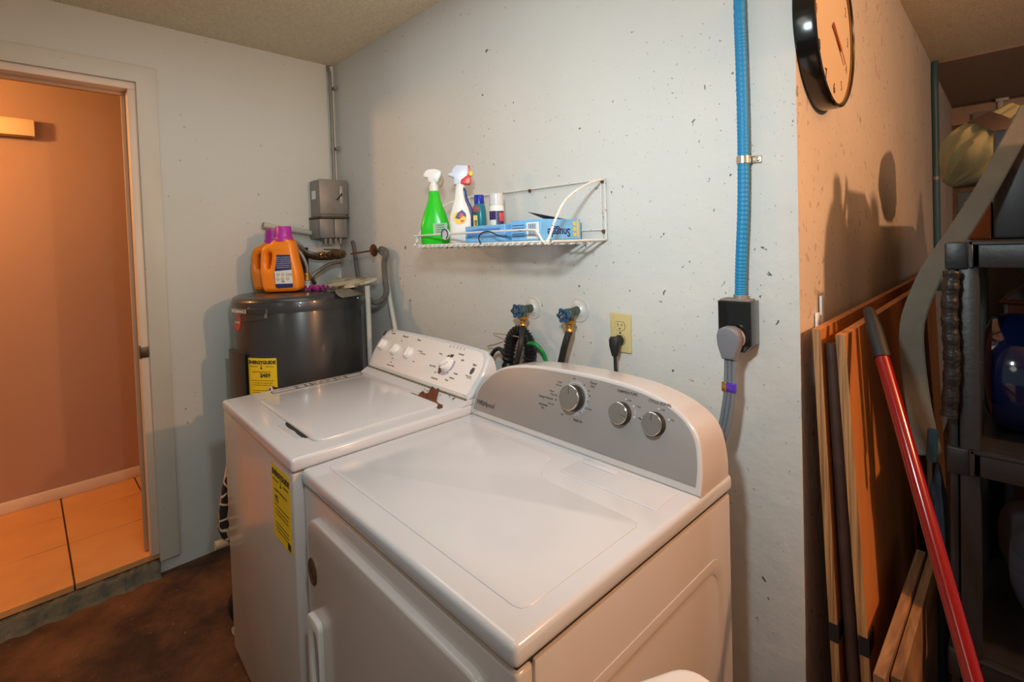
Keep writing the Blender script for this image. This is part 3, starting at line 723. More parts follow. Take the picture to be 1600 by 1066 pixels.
# magenta rag
b = BM(); pr = onZ(494, 455, ZT)
q = bmesh.new(); bmesh.ops.create_grid(q, x_segments=26, y_segments=16, size=.5)
for v in q.verts:
    x, y = v.co.x, v.co.y
    v.co = Vector((x*.105, y*.055+.012*math.sin(x*9), .008+.008*math.sin(x*22+y*9)+.006*math.cos(y*25+x*6)))
    v.co.z = max(v.co.z, .001)
ret = bmesh.ops.extrude_face_region(q, geom=list(q.faces)); 
for v in [g for g in ret['geom'] if isinstance(g, bmesh.types.BMVert)]: v.co.z += .0025
bmesh.ops.recalc_face_normals(q, faces=list(q.faces))
add(b, q, Matrix.Translation((pr.x, pr.y, ZT+.004)) @ Matrix.Rotation(.75, 4, 'Z'))
tag(obj('cleaning_rag', b, M_rag), 'crumpled magenta rag on top of the water heater', 'rag')

# pale stained tray (foam board) resting on the heater, and torn grey sheet over the edge
def slabpx(pix, fn, thick, name, m_, bev=.0):
    P = [fn(u, v) for u, v in pix]; return P
def polyslab(P, thick, nup=Vector((0, 0, 1))):
    q = bmesh.new(); A = [q.verts.new(p) for p in P]; B = [q.verts.new(p+nup*thick) for p in P]
    n = len(P)
    for i in range(n): q.faces.new((A[i], A[(i+1) % n], B[(i+1) % n], B[i]))
    q.faces.new(list(reversed(A))); q.faces.new(B); bmesh.ops.recalc_face_normals(q, faces=list(q.faces)); return q
P = [Vector((.22, -.20, ZT+.005)), Vector((.36, -.215, ZT+.003)), Vector((.50, -.20, ZT+.012)), Vector((.548, -.135, ZT+.030)), Vector((.54, -.09, ZT+.040)), Vector((.34, -.07, ZT+.034)), Vector((.16, -.10, ZT+.030))]
t = thing('foam_tray', 'stained pale foam sheet lying on the back of the water heater', 'foam sheet', (.36, -.15, ZT))
b = BM(); add(b, polyslab(P, .010)); obj('sheet', b, mat('pale_foam', (206, 196, 170), .7, stain=(16, .48, .62, (120, 84, 30))), t)
b = BM()
for i in range(14):
    p = Vector((.20+.022*i, -.085-.0*i, ZT+.048)); box(b, -.004, .004, -.004, .004, 0, .0008, 0, 1, Matrix.Translation(p) @ Matrix.Rotation(.4, 4, 'Z'))
obj('red_marks', b, mat('faded_red_ink', (214, 150, 140), .6), t)
b = BM(); q = bmesh.new(); nx, ny = 12, 6; g = {}
for i in range(nx+1):
    for j in range(ny+1):
        a = math.radians(-6+i*3.2+3*math.sin(j)); r = .20+j*.016
        z = ZT+.004+.003*math.sin(i*1.7+j) if r < HR else ZT-.012*(j-4)+.004
        g[i, j] = q.verts.new((HC.x+r*math.cos(a+.35), HC.y+r*math.sin(a+.35), z))
for i in range(nx):
    for j in range(ny): q.faces.new((g[i, j], g[i+1, j], g[i+1, j+1], g[i, j+1]))
ret = bmesh.ops.extrude_face_region(q, geom=list(q.faces))
for v in [x for x in ret['geom'] if isinstance(x, bmesh.types.BMVert)]: v.co.z += .0015
bmesh.ops.recalc_face_normals(q, faces=list(q.faces)); add(b, q)
tag(obj('torn_paper', b, mat('grey_brown_paper', (120, 108, 94), .8, vary=(40, .2))), 'torn grey-brown paper hanging over the heater edge', 'paper')

# ================================================================ CORNER PLUMBING AND BOXES
b = BM(); p0 = Vector((.012, -.018, H)); 
ct = thing('metal_conduit', 'thin galvanised conduit running up the wall corner to the ceiling', 'conduit', (.02, -.02, 1.72))
pts = [Vector((.006, -.030, H-.002)), Vector((.012, -.030, H-.03)), Vector((.026, -.030, H-.10)), Vector((.026, -.030, 1.735))]
tube(b, pts, .0085, 12, 5); obj('pipe', b, M_galv, ct)
for z in (2.22, 1.90):
    b = BM(); lathe(b, [(.0105, -.008), (.0105, .008)], 14, Matrix.Translation((.026, -.030, z))); box(b, .03, .062, -.022, -.012, z-.008, z+.008, .002); lathe(b, [(0, 0), (.006, 0), (.005, .004), (0, .005)], 10, frame((.054, -.022, z), (1, 0, 0), (0, 0, 1)))
    obj('strap_clamp', b, M_galv, ct)
eb = thing('disconnect_box', 'grey metal disconnect switch box in the wall corner, above the junction box', 'electrical box', (.06, -.09, 1.53))
b = BM(); box(b, .004, .124, -.155, -.015, 1.532, 1.722, .006, 2); bx = obj('enclosure', b, M_galv, eb)
b = BM(); box(b, .122, .132, -.160, -.010, 1.545, 1.722, .003, 2); obj('cover', b, M_galv, eb)
b = BM(); box(b, .0, .14, -.165, -.008, 1.524, 1.533, .002); obj('lower_flange', b, mat('rusted_flange', (84, 66, 52), .7, vary=(60, .3)), eb)
b = BM(); tube(b, [(.133, -.045, 1.640), (.150, -.050, 1.650), (.156, -.060, 1.638), (.150, -.072, 1.622), (.136, -.070, 1.618)], .003, 8, 5); obj('lever', b, M_black, eb)
b = BM(); box(b, .128, .1335, -.052, -.036, 1.60, 1.69, .001); obj('hasp', b, mat('light_galvanised', (176, 174, 168), .35, metal=.5), eb)
b = BM(); box(b, .030, .075, -.1565, -.1548, 1.625, 1.668, 0, 1); obj('rating_label', b, M_paper, eb)
jb = thing('junction_box', 'square grey junction box below the disconnect switch box', 'electrical box', (.06, -.09, 1.43))
b = BM(); box(b, .004, .090, -.165, -.02, 1.422, 1.521, .004, 2); box(b, .092, .135, -.165, -.092, 1.424, 1.521, .003, 2); box(b, .092, .135, -.089, -.02, 1.424, 1.521, .003, 2)
obj('enclosure', b, M_galv, jb)
for k, yy in enumerate((-.125, -.100, -.070, -.045)):
    b = BM(); lathe(b, [(.009, -.030), (.009, -.016), (.012, -.016), (.012, 0)], 12, Matrix.Translation((.10, yy, 1.424))); obj('cable_connector', b, M_galv, jb)
# pvc pipe leaning diagonal behind the bottles
b = BM(); pa = onX(411, 352, .02); pb_ = onX(514, 369, .02); tube(b, [pa, pb_], .0135, 14, 0); tube(b, [pa, pa+(pb_-pa)*.09], .0165, 14, 0)
tag(obj('pvc_pipe', b, M_pvc), 'dirty white plastic pipe slanting along the wall behind the orange bottles', 'pipe')
# cold water valve assembly
va = thing('gate_valve', 'corroded brass water valve with rusty round handle above the water heater', 'valve', (.16, -.12, 1.36))
vc = Vector((.150, -.16, 1.372))
vx = Vector((1, .25, 0)).normalized()
def along(p, d, prof, seg=16): 
    b = BM(); d = Vector(d).normalized(); u = Vector((0, 0, 1)) if abs(d.z) < .9 else Vector((1, 0, 0))
    x = u.cross(d).normalized(); y = d.cross(x); p = Vector(p)
    M_ = Matrix(((x.x, y.x, d.x, p.x), (x.y, y.y, d.y, p.y), (x.z, y.z, d.z, p.z), (0, 0, 0, 1)))
    lathe(b, prof, seg, M_); return b
hd_ = Vector((.65, -.05, 0)).normalized()
p_l = onX(506, 398, .16); p_v = onY(548, 397, -.13); p_h = onY(586, 391, -.065); p_w = onY(597, 397, -.012)
b = along(p_l+(p_v-p_l)*.15, p_v-p_l, [(.012, 0), (.012, .03), (.020, .032), (.020, .045), (.017, .047), (.024, .062), (.026, .08), (.024, .10), (.018, .11), (.020, .112), (.020, .122), (.010, .124), (.010, .14)]); obj('valve_body', b, M_oldbrass, va)
dd = (p_h-p_v).normalized()
b = along(p_h-dd*.012, dd, [(0, 0), (.026, 0), (.029, .004), (.029, .008), (.024, .010), (0, .008)], 24)
tube(b, [p_v, p_h], .004, 8, 0); obj('round_handle', b, M_rust, va)
b = BM(); box(b, 0, 1, 0, 1, 0, 1); b.free()
b = along(p_l-(p_v-p_l).normalized()*.055, p_v-p_l, [(.012, 0), (.014, .002), (.014, .018), (.011, .02), (.011, .028), (.015, .03), (.015, .048), (.012, .05), (.012, .07)], 8); obj('hose_nut', b, M_brass, va)
b = BM(); pq = onX(512, 391, .16); tube(b, [pq+Vector((0, -.02, .004)), pq+Vector((0, .045, .002))], .003, 8, 0); obj('lever_arm', b, M_oldbrass, va)
pst = p_l-(p_v-p_l).normalized()*.05
# braided hoses
b = BM(); tube(b, [pst, onX(492, 397, .17), onX(478, 393, .18), onX(468, 383, .20), onX(455, 376, .20), onX(444, 380, .18), onX(440, 400, .16), onX(450, 420, .16)], .0085, 14, 8)
tag(obj('braided_hose', b, M_steel), 'braided steel hose curling from the brass nut behind the orange bottle', 'hose')
b = BM(); tube(b, [hose_end-Vector((0, 0, .002)), hose_end+Vector((0, 0, .03)), onX(474, 403, nip.x-.01), onX(466, 390, nip.x-.03), onX(456, 380, nip.x-.05), onX(448, 383, nip.x-.08)], .0085, 14, 8)
tag(obj('braided_hose', b, M_steel), 'braided steel hose rising from the white outlet on the heater top', 'hose')
b = BM(); tube(b, [onX(532, 409, .13), onX(515, 413, .14), onX(500, 422, .16), onX(488, 432, .17), (nip.x-.06, nip.y+.06, ZT+.02)], .0095, 14, 8)
tag(obj('braided_hose', b, M_steel), 'braided steel hose sloping down from the valve to the heater', 'hose')
b = BM(); tube(b, [onX(470, 393, .09)+Vector((0, .0, 0)), onX(492, 402, .09), onX(520, 402, .09)], .014, 12, 5)
tag(obj('copper_pipe', b, mat('brown_copper', (92, 66, 48), .5, metal=.4)), 'brown horizontal pipe behind the braided hoses', 'pipe')
b = BM(); tube(b, [(nip.x-.15, nip.y+.03, ZT+.004), (nip.x-.15, nip.y+.03, ZT+.20)], .038, 18, 0, rf=corr(2, .0))
tag(obj('pipe_insulation', b, mat('black_foam', (40, 38, 36), .8)), 'dark foam insulation sleeve behind the orange bottles', 'pipe insulation')
# foam insulated pipe out of the wall
b = BM(); fp = [onY(598, 391, -.01), onY(603, 396, -.045), onY(600, 412, -.05), onY(602, 435, -.05), onY(604, 455, -.055), onY(598, 468, -.07), onY(586, 473, -.10), onY(577, 468, -.13)]
tube(b, fp, .0125, 14, 8); tube(b, [fp[0]+Vector((0, -.005, 0)), fp[1]+Vector((.0, -.006, .004))], .020, 14, 0)
tag(obj('insulated_pipe', b, M_foam), 'grey foam wrapped pipe bending down out of the back wall', 'pipe')
b = BM(); tube(b, [p_h+dd*.004, onY(598, 394, -.03)], .005, 10, 0); tag(obj('stem_pipe', b, M_oldbrass), 'thin brown pipe stub between rusty valve handle and wall', 'pipe')
b = BM(); tube(b, [onY(561, 440, -.03), onY(557, 415, -.03), onY(553, 385, -.04), onY(550, 377, -.05)], .010, 12, 5); tag(obj('flexible_conduit', b, mat('dull_grey_conduit', (92, 90, 86), .6)), 'short grey flexible conduit dropping behind the brass valve', 'conduit')
b = BM(); tube(b, [onX(574, 447, .575), Vector((.575, onX(574, 447, .575).y, .03))], .011, 14, 0); tag(obj('discharge_pipe', b, M_pvc), 'white vertical discharge pipe at the right side of the water heater', 'pipe')
q1 = onY(603, 432, -.03); q2 = onY(617, 512, -.05)
b = BM(); tube(b, [q1, q2, q2+(q2-q1)*3.2], .0105, 14, 0); tag(obj('drain_pipe', b, M_pvc), 'white pipe leaning against back wall behind the washer console', 'pipe')

# ================================================================ WIRE SHELF
SX0, SX1, SY, SZ = 1.115, 1.735, -.25, 1.370
ws = thing('wire_shelf', 'small white wire shelf hung on the back wall above the washer', 'shelf', (1.43, 0, SZ))
R1 = .0032
b = BM(); tube(b, [(SX0, SY, SZ), (SX1-.01, SY, SZ)], R1, 8, 0); obj('front_rail', b, M_wire, ws)
b = BM(); tube(b, [(SX0-.002, SY-.002, SZ+.01), (SX0, SY-.002, SZ+.030), (SX0+.02, SY-.002, SZ+.034), (1.55, SY-.002, SZ+.034), (1.66, SY-.002, SZ+.033), (1.685, SY-.002, SZ+.026), (1.70, SY-.002, SZ+.004), (1.712, SY-.002, SZ-.002)], R1, 8, 5); obj('lip_rail', b, M_wire, ws)
b = BM(); tube(b, [(SX0, -.006, SZ), (SX1, -.006, SZ)], R1, 8, 0); obj('back_rail', b, M_wire, ws)
b = BM(); tube(b, [(SX0, -.006, SZ+.030), (SX1, -.006, SZ+.030)], R1*.8, 8, 0); obj('back_rail', b, M_wire, ws)
b = BM(); tube(b, [(SX0, -.006, 1.548), (SX1, -.006, 1.548)], R1, 8, 0); obj('top_rail', b, M_wire, ws)
for x in (SX0, SX1):
    b = BM(); tube(b, [(x, SY, SZ), (x, -.006, SZ)], R1, 8, 0); obj('side_rail', b, M_wire, ws)
    b = BM(); tube(b, [(x, -.006, SZ), (x, -.006, 1.552)], R1, 8, 0); tube(b, [(x-.014, -.006, SZ), (x-.014, -.006, 1.548)], R1*.8, 8, 0); obj('wall_upright', b, M_wire, ws)
    b = BM(); xo = 0.0
    tube(b, [(x-.022, SY, SZ-.001), (x-.020, SY+.012, SZ+.012), (x-.015, SY+.03, SZ+.055), (x-.01, SY+.07, SZ+.110), (x-.004, -.11, SZ+.150), (x, -.05, SZ+.170), (x, -.006, 1.548)], R1*1.1, 8, 6); obj('bracket_arm', b, M_wire, ws)
b = BM(); tube(b, [(0, SY-.003, .0), (0, SY-.006, -.006), (0, SY+.004, -.0045), (0, -.006, -.0045)], R1*.62, 6, 4, M=Matrix.Translation((SX0+.02, 0, SZ)))
cw = obj('cross_wire', b, M_wire, ws)
for k in range(1, 24):
    c2 = cw.copy(); c2.location.x += k*.0255; C.objects.link(c2); c2.parent = ws
b = BM()
for yy in (-.17, -.09): tube(b, [(SX0, yy, SZ-.008), (SX1, yy, SZ-.008)], R1*.8, 8, 0)
obj('lower_support_rail', b, M_wire, ws)
for (x, z) in ((SX1-.007, 1.395), (SX1-.007, 1.543), (SX1-.30, 1.543)):
    b = BM(); lathe(b, [(0, 0), (.006, 0), (.005, .004), (0, .005)], 10, frame((x, -.0095, z), (1, 0, 0), (0, 0, 1))); obj('wall_clip', b, M_rust, ws)
# cobwebby dirt clumps under the front rail
b = BM()
for k in range(26):
    x = random.uniform(SX0+.02, SX1-.02); q = bmesh.new(); bmesh.ops.create_icosphere(q, subdivisions=1, radius=random.uniform(.002, .0045))
    for v in q.verts: v.co *= random.uniform(.6, 1.3)
    add(b, q, Matrix.Translation((x, random.uniform(SY-.003, SY+.04), SZ-.008)) @ Matrix.Diagonal((1.4, 1, 1.2, 1)))
o = obj('dust_clump', b, mat('dust', (120, 106, 84), .95), ws); o['kind'] = 'stuff'
ZS = SZ+.0035
# green spray bottle
gb = onY(681, 378, -.195); gb.z = ZS
t = thing('spray_bottle', 'green spray bottle with white trigger at the left end of the wire shelf', 'spray bottle', gb)
Mg = Matrix.Translation(gb) @ Matrix.Rotation(YAW, 4, 'Z')
b = BM(); loft(b, [(0, 0, 0, .045, .028, 3), (.006, 0, 0, .050, .031, 3), (.06, 0, 0, .050, .031, 3), (.085, 0, 0, .045, .030, 2.6), (.11, 0, 0, .038, .028, 2.4), (.135, 0, 0, .028, .024, 2.2), (.158, 0, 0, .021, .020, 2), (.182, 0, 0, .0185, .0185, 2), (.190, 0, 0, .014, .014, 2)], 32, Mg); obj('bottle_body', b, M_greenb, t, 60)
b = BM(); lathe(b, [(.0165, .186), (.0168, .205), (.013, .207), (.013, .219)], 24, Mg); obj('collar', b, M_wplast, t)
Mh = Mg @ frame((0, 0, 0), (1, 0, 0), (0, 0, 1))
b = BM(); prism(b, [(-.017, .216), (.016, .214), (.024, .232), (.030, .246), (.026, .256), (.008, .262), (-.014, .262), (-.026, .256), (-.033, .246), (-.034, .236), (-.026, .233), (-.020, .233)], .024, Mh, .004); obj('trigger_head', b, M_wplast, t, 50)
b = BM(); prism(b, [(.018, .234), (.030, .240), (.036, .222), (.030, .205), (.022, .196), (.020, .202), (.026, .215), (.024, .226)], .012, Mh, .003); obj('trigger', b, mat('tan_plastic', (178, 150, 110), .5), t, 50)
b = BM(); prism(b, [(-.002, .035), (.045, .035), (.047, .072), (-.003, .072)], .001, Mh, 0, lift=.0315); obj('label_sheet', b, mat('green_grey_label', (150, 190, 150), .4), t)
b = BM()
for i in range(4): txt(b, 'CLEANER', .007, Mh @ Matrix.Translation((.021, .065-i*.008, .0324)))
obj('label_writing', b, M_print, t)
# white stain spray
gb = onY(722, 374, -.165); gb.z = ZS
t = thing('spray_bottle', 'white stain remover spray bottle with blue back and red-yellow nozzle', 'spray bottle', gb)
Mg = Matrix.Translation(gb) @ Matrix.Rotation(YAW, 4, 'Z'); Mh = Mg @ frame((0, 0, 0), (1, 0, 0), (0, 0, 1))
b = BM(); loft(b, [(0, -.002, 0, .034, .024, 3), (.006, -.002, 0, .038, .027, 3), (.09, -.001, 0, .038, .027, 3), (.12, 0, 0, .031, .024, 2.6), (.15, 0, 0, .021, .020, 2.2), (.185, 0, 0, .0165, .0165, 2), (.200, 0, 0, .015, .015, 2)], 32, Mg); obj('bottle_body', b, M_wplast, t, 60)
b = BM(); prism(b, [(.014, .19), (.020, .178), (.024, .150), (.040, .115), (.0405, .03), (.028, .03), (.026, .10), (.012, .14), (.010, .185)], .034, Mh, .008); obj('blue_back', b, mat('deep_blue_plastic', (20, 62, 120), .35), t, 50)
b = BM(); prism(b, [(-.022, .198), (.016, .198), (.020, .212), (.030, .236), (.030, .262), (-.010, .264), (-.022, .254), (-.026, .240), (-.040, .236), (-.040, .230), (-.020, .222)], .026, Mh, .004); obj('trigger_head', b, mat('light_blue_white_plastic', (196, 206, 222), .35), t, 50)
b = BM(); prism(b, [(.002, .198), (.036, .198), (.038, .216), (.034, .230), (.022, .226), (.004, .214)], .030, Mh, .003); prism(b, [(.030, .240), (.036, .244), (.034, .262), (.029, .262)], .022, Mh, .001); obj('red_trigger', b, M_red, t, 50)
b = BM(); prism(b, rrect(.030, .044, .226, .244, .004), .020, Mh, .003); obj('yellow_nozzle', b, M_yelp, t, 50)
b = BM(); prism(b, ell(-.002, .085, .022, .022, 20), .001, Mh, 0, lift=.0278); obj('label_burst', b, M_yelp, t)
b = BM(); prism(b, [(-.018, .085), (-.010, .100), (.006, .112), (.018, .100), (.020, .086), (.008, .092), (-.004, .080)], .001, Mh, 0, lift=.0286); obj('label_figure', b, M_navy, t)
b = BM(); prism(b, [(-.006, .088), (.002, .102), (.012, .094), (.004, .086)], .001, Mh, 0, lift=.0292); prism(b, ell(.006, .074, .007, .004, 12), .001, Mh, 0, lift=.0286); obj('label_red_mark', b, M_red, t)
# teal bottle with blue cap
gb = onY(750, 360, -.085); gb.z = ZS
t = thing('cleaner_bottle', 'teal bottle with dark blue cap beside the white spray bottle', 'bottle', gb)
Mg = Matrix.Translation(gb)
b = BM(); loft(b, [(0, 0, 0, .022, .017, 2.4), (.004, 0, 0, .025, .019, 2.4), (.10, 0, 0, .025, .019, 2.4), (.125, 0, 0, .022, .018, 2.2), (.138, 0, 0, .016, .016, 2)], 28, Mg); obj('bottle_body', b, M_teal, t, 60)
b = BM(); lathe(b, [(.0175, .136), (.0175, .164), (.016, .167), (0, .167)], 24, Mg); obj('cap', b, M_blue, t)
b = BM(); Mh = Mg @ Matrix.Rotation(YAW, 4, 'Z') @ frame((0, 0, 0), (1, 0, 0), (0, 0, 1)); box(b, -.020, -.006, .03, .095, .0225, .0240, 0, 1, Mh); obj('label_sheet', b, M_yelp, t)
b = BM(); txt(b, 'BRASS', .012, Mh @ Matrix.Translation((-.012, .062, .0246)) @ Matrix.Rotation(PI/2, 4, 'Z'), bold=.0005); obj('label_writing', b, M_print, t)
b = BM(); box(b, -.021, .004, .104, .128, .016, .0215, .002, 2, Mh); obj('red_band', b, mat('brick_red_label', (150, 70, 60), .5), t)
# can with translucent cap
gb = onY(777, 358, -.085); gb.z = ZS
t = thing('spray_can', 'purple and white spray can with clear cap beside teal bottle', 'spray can', gb)
Mg = Matrix.Translation(gb)
b = BM(); lathe(b, [(.023, 0), (.025, .003), (.025, .118), (.022, .126), (.018, .128)], 28, Mg); obj('can_body', b, M_paper, t)
b = BM(); lathe(b, [(.0245, .126), (.0245, .160), (.022, .163), (0, .163)], 28, Mg); obj('cap', b, M_clear, t)
def band(b, Mg, r, a0, a1, z0, z1):
    q = bmesh.new(); A = []
    for i in range(9):
        a = a0+(a1-a0)*i/8; A.append([q.verts.new(((r+dr)*math.cos(a), (r+dr)*math.sin(a), z)) for dr, z in ((0, z0), (.0006, z0), (.0006, z1), (0, z1))])
    for x, y in zip(A, A[1:]):
        for k in range(4): q.faces.new((x[k], x[(k+1) % 4], y[(k+1) % 4], y[k]))
    q.faces.new(list(reversed(A[0]))); q.faces.new(A[-1]); bmesh.ops.recalc_face_normals(q, faces=list(q.faces)); add(b, q, Mg)
av = -PI/2+YAW
b = BM(); band(b, Mg, .0250, av-.1, av+1.2, .03, .104); band(b, Mg, .0250, av-1.3, av-.1, .075, .104); obj('purple_label', b, mat('purple_label', (48, 34, 86), .4), t)
b = BM(); band(b, Mg, .0256, av+.35, av+1.0, .07, .098); obj('red_logo', b, mat('pinkish_red_ink', (214, 70, 80), .4), t)
# dryer-sheet boxes
def sheetbox(name_label, x0, x1, y0, y1, h, rot, snug):
    cx, cy = (x0+x1)/2, (y0+y1)/2; t = thing('dryer_sheet_box', name_label, 'box', (cx, cy, ZS))
    Mb = Matrix.Translation((cx, cy, ZS)) @ Matrix.Rotation(rot, 4, 'Z'); hx, hy = (x1-x0)/2, (y1-y0)/2
    b = BM(); box(b, -hx, hx, -hy, hy, .0005, h, .0015, 1, Mb); obj('carton', b, M_boxblue, t)
    if snug:
        Mr = Mb @ frame((hx+.0004, 0, h/2), (0, 1, 0), (0, 0, 1)) @ Matrix.Rotation(PI, 4, 'Z')
        b = BM(); txt(b, 'Snuggle', .034, Mr @ Matrix.Translation((.012, .008, 0)), bold=.0008); obj('lettering', b, mat('navy_ink', (20, 36, 96), .5), t)
        b = BM(); box(b, -hy+.012, -hy+.020, -h/2+.004, h/2-.008, 0, .0006, 0, 1, Mr); 
        for i in range(3): box(b, -.065, -.052, -.022+i*.016, -.012+i*.016, 0, .0006, .0, 1, Mr)
        obj('yellow_marks', b, M_yelp, t)
        Mf = Mb @ frame((0, -hy-.0004, h/2), (1, 0, 0), (0, 0, 1))
        b = BM(); box(b, .005, hx-.006, -.024, .022, 0, .0006, 0, 1, Mf); obj('barcode_panel', b, M_paper, t)
        b = BM()
        for i in range(9): box(b, .012+i*.0035, .0135+i*.0035+random.random()*.001, -.015, .018, .0006, .001, 0, 1, Mf)
        for i in range(5): box(b, -hx+.006, -.004, -.018+i*.008, -.0155+i*.008, 0, .0006, 0, 1, Mf)
        obj('barcode', b, mat('blue_grey_ink', (70, 96, 140), .5), t)
        b = BM(); add(b, polyslab([Vector((-hx+.01, hy-.02, h)), Vector((hx-.01, hy-.06, h)), Vector((-hx-.005, -.01, h+.028))], .001), Mb); obj('open_flap', b, mat('dark_box_inside', (60, 52, 50), .6), t)
    else:
        Mf = Mb @ frame((0, -hy-.0004, h/2), (1, 0, 0), (0, 0, 1))
        b = BM(); prism(b, [(-hx+.01, .012), (-.01, .018), (.03, .004), (-.02, -.004), (-hx+.012, -.010)], .0006, Mf, 0); box(b, -.01, hx-.02, .010, .016, 0, .0006, 0, 1, Mf); obj('printing', b, mat('mid_blue_ink', (60, 128, 200), .5), t)
    return t
sheetbox('light blue dryer sheet box lying along the shelf front, left one', 1.335, 1.525, -.215, -.115, .052, -.03, False)
sheetbox('light blue box with Snuggle printed upside down, right end of the wire shelf', 1.542, 1.660, -.21, -.03, .060, 0, True)
# clear round label / blue loop on the shelf front
b = BM(); c0 = onY(761, 374, -.258); tube(b, [onY(751, 381, -.258), onY(748, 372, -.258), onY(753, 364, -.258), onY(765, 362, -.258), onY(778, 368, -.256), onY(792, 371, -.252)], .002, 8, 6); tag(obj('loose_cord', b, mat('navy_cord', (22, 34, 84), .5)), 'navy blue cord loop hanging from the shelf front rail', 'cord')
b = BM(); cc = onY(696, 366, -.256); prism(b, ell(0, 0, .022, .018), .003, frame(cc, (1, 0, 0), (0, 0, 1)), 0)
t = tag(obj('plastic_hook', b, mat('cloudy_plastic', (196, 204, 200), .35), origin=tuple(cc)), 'cloudy round plastic hook in front of the green bottle', 'hook')
b = BM(); tube(b, [cc+Vector((.016*math.cos(a), -.004, .016*math.sin(a))) for a in [math.radians(-60+i*25) for i in range(12)]], .0016, 8, 4)
obj('ring', b, mat('navy_cord', (0, 0, 0)), t)

# ================================================================ WASHER VALVES, HOSES, OUTLETS
def hosevalve(cu, cv, label, hu, hv):
    c = onY(cu, cv, 0); t = thing('hose_valve', label, 'valve', (c.x, 0, c.z))
    b = along((c.x, 0, c.z), (0, -1, 0), [(.038, 0), (.0385, .002), (.037, .004), (.034, .0035), (.026, .005), (.018, .009), (.0145, .012)], 36); obj('wall_flange', b, mat('dull_white_flange', (206, 204, 198), .35, metal=.1), t)
    hp = onY(hu, hv, -.085)
    d = (hp-Vector((c.x, 0, c.z))).normalized()
    b = BM(); tube(b, [Vector((c.x, -.01, c.z)), hp], .0135, 14, 0)
    mid = Vector((c.x, 0, c.z))+(hp-Vector((c.x, 0, c.z)))*.62
    dn = Vector((.0, -.12, -1)).normalized()
    tube(b, [mid, mid+dn*.022], .012, 12, 0); b2 = along(hp-d*.03, d, [(.016, 0), (.017, .004), (.017, .014), (.011, .018), (.007, .024)], 8)
    me = bpy.data.meshes.new('t'); b2.to_mesh(me); b2.free(); b.from_mesh(me)
    obj('valve_body', b, M_green_patina, t)
    # handwheel with lobes
    n = 36; rim = []
    for k in range(n):
        a = 2*PI*k/n; r = .0215+.0035*math.cos(6*a); rim.append((r*math.cos(a), r*math.sin(a)))
    x = Vector((0, 0, 1)).cross(d).normalized(); y = d.cross(x); o_ = hp+d*.004
    Mv = Matrix(((x.x, y.x, d.x, o_.x), (x.y, y.y, d.y, o_.y), (x.z, y.z, d.z, o_.z), (0, 0, 0, 1)))
    holes = []
    for k in range(6):
        a = 2*PI*(k+.5)/6; holes.append(ell(.0125*math.cos(a), .0125*math.sin(a), .0038, .0038, 10))
    b = BM(); prism(b, rim, .009, Mv, .002, holes=holes); obj('handwheel', b, M_blueh, t)
    b = BM(); lathe(b, [(.004, -.004), (.004, .008), (0, .009)], 10, Mv); obj('handle_screw', b, M_brass, t)
    # hose coupling
    M_ = mid+dn*.02
    b = along(M_, dn, [(.013, 0), (.0165, .002), (.0165, .012), (.012, .014), (.0105, .016), (.0105, .034), (.012, .036)], 8); obj('coupling', b, M_brass, t)
    return M_+dn*.034, dn
e1, d1 = hosevalve(833, 481, 'left hose valve with blue handwheel, above the ribbed drain hose', 809, 486)
e2, d2 = hosevalve(905, 484.5, 'right hose valve with blue handwheel, nearer the wall outlet', 882, 493)
b = BM(); tube(b, [e1, onY(814, 535, -.098), onY(809, 560, -.10), onY(803, 590, -.095), onY(796, 680, -.09)], .0095, 14, 8); tag(obj('fill_hose', b, M_blackm), 'black rubber hose from the left valve, beside the ribbed hose', 'hose')
b = BM(); tube(b, [e2, onY(884, 535, -.065), onY(878, 560, -.06), onY(872, 590, -.06), onY(866, 680, -.06)], .0105, 14, 8); tag(obj('fill_hose', b, M_blackm), 'black rubber hose from the right valve behind the dryer console', 'hose')
b = BM(); hp_ = [onY(816, 640, -.028), onY(826, 570, -.028), onY(828, 545, -.03), onY(822, 526, -.036), onY(812, 518, -.045), onY(802, 524, -.055), onY(797, 540, -.06), onY(794, 570, -.062), onY(793, 640, -.062)]
tube(b, hp_, .0195, 18, 16, rf=corr(4, .13)); tag(obj('drain_hose', b, M_black), 'black ribbed drain hose looped behind the washer', 'hose')
b = BM(); tube(b, [onY(789, 556, -.06), onY(780, 545, -.06), onY(770, 552, -.055), onY(762, 575, -.05)], .007, 10, 6); tag(obj('power_cord', b, M_blackm), 'dark cord end left of the ribbed drain hose', 'cord')
b = BM(); tube(b, [onY(824, 536, -.045), onY(836, 538, -.04), onY(846, 548, -.03), onY(852, 562, -.02), onY(856, 590, -.02), onY(858, 680, -.02)], .007, 12, 8); tag(obj('garden_hose', b, M_greenh), 'bright green hose curving down behind the dryer console', 'hose')
b = BM(); a_ = onY(813, 543, -.012); b_ = onY(832, 600, -.012); box(b, a_.x+.030, b_.x+.004, -.022, -.002, b_.z-.3, a_.z, .002); tag(obj('standpipe_box', b, M_wplast), 'white drain standpipe between the ribbed hose and the green hose', 'standpipe')
b = BM(); tube(b, [onY(762, 541, -.02), onY(778, 537, -.05), onY(790, 532, -.06)], .0022, 8, 4); tube(b, [onY(771, 521, -.02), onY(792, 523, -.06), onY(816, 528, -.08)], .0016, 8, 4); tag(obj('hose_tie', b, mat('tan_tie', (168, 146, 112), .6)), 'tan twig-like tie around the ribbed drain hose', 'tie')
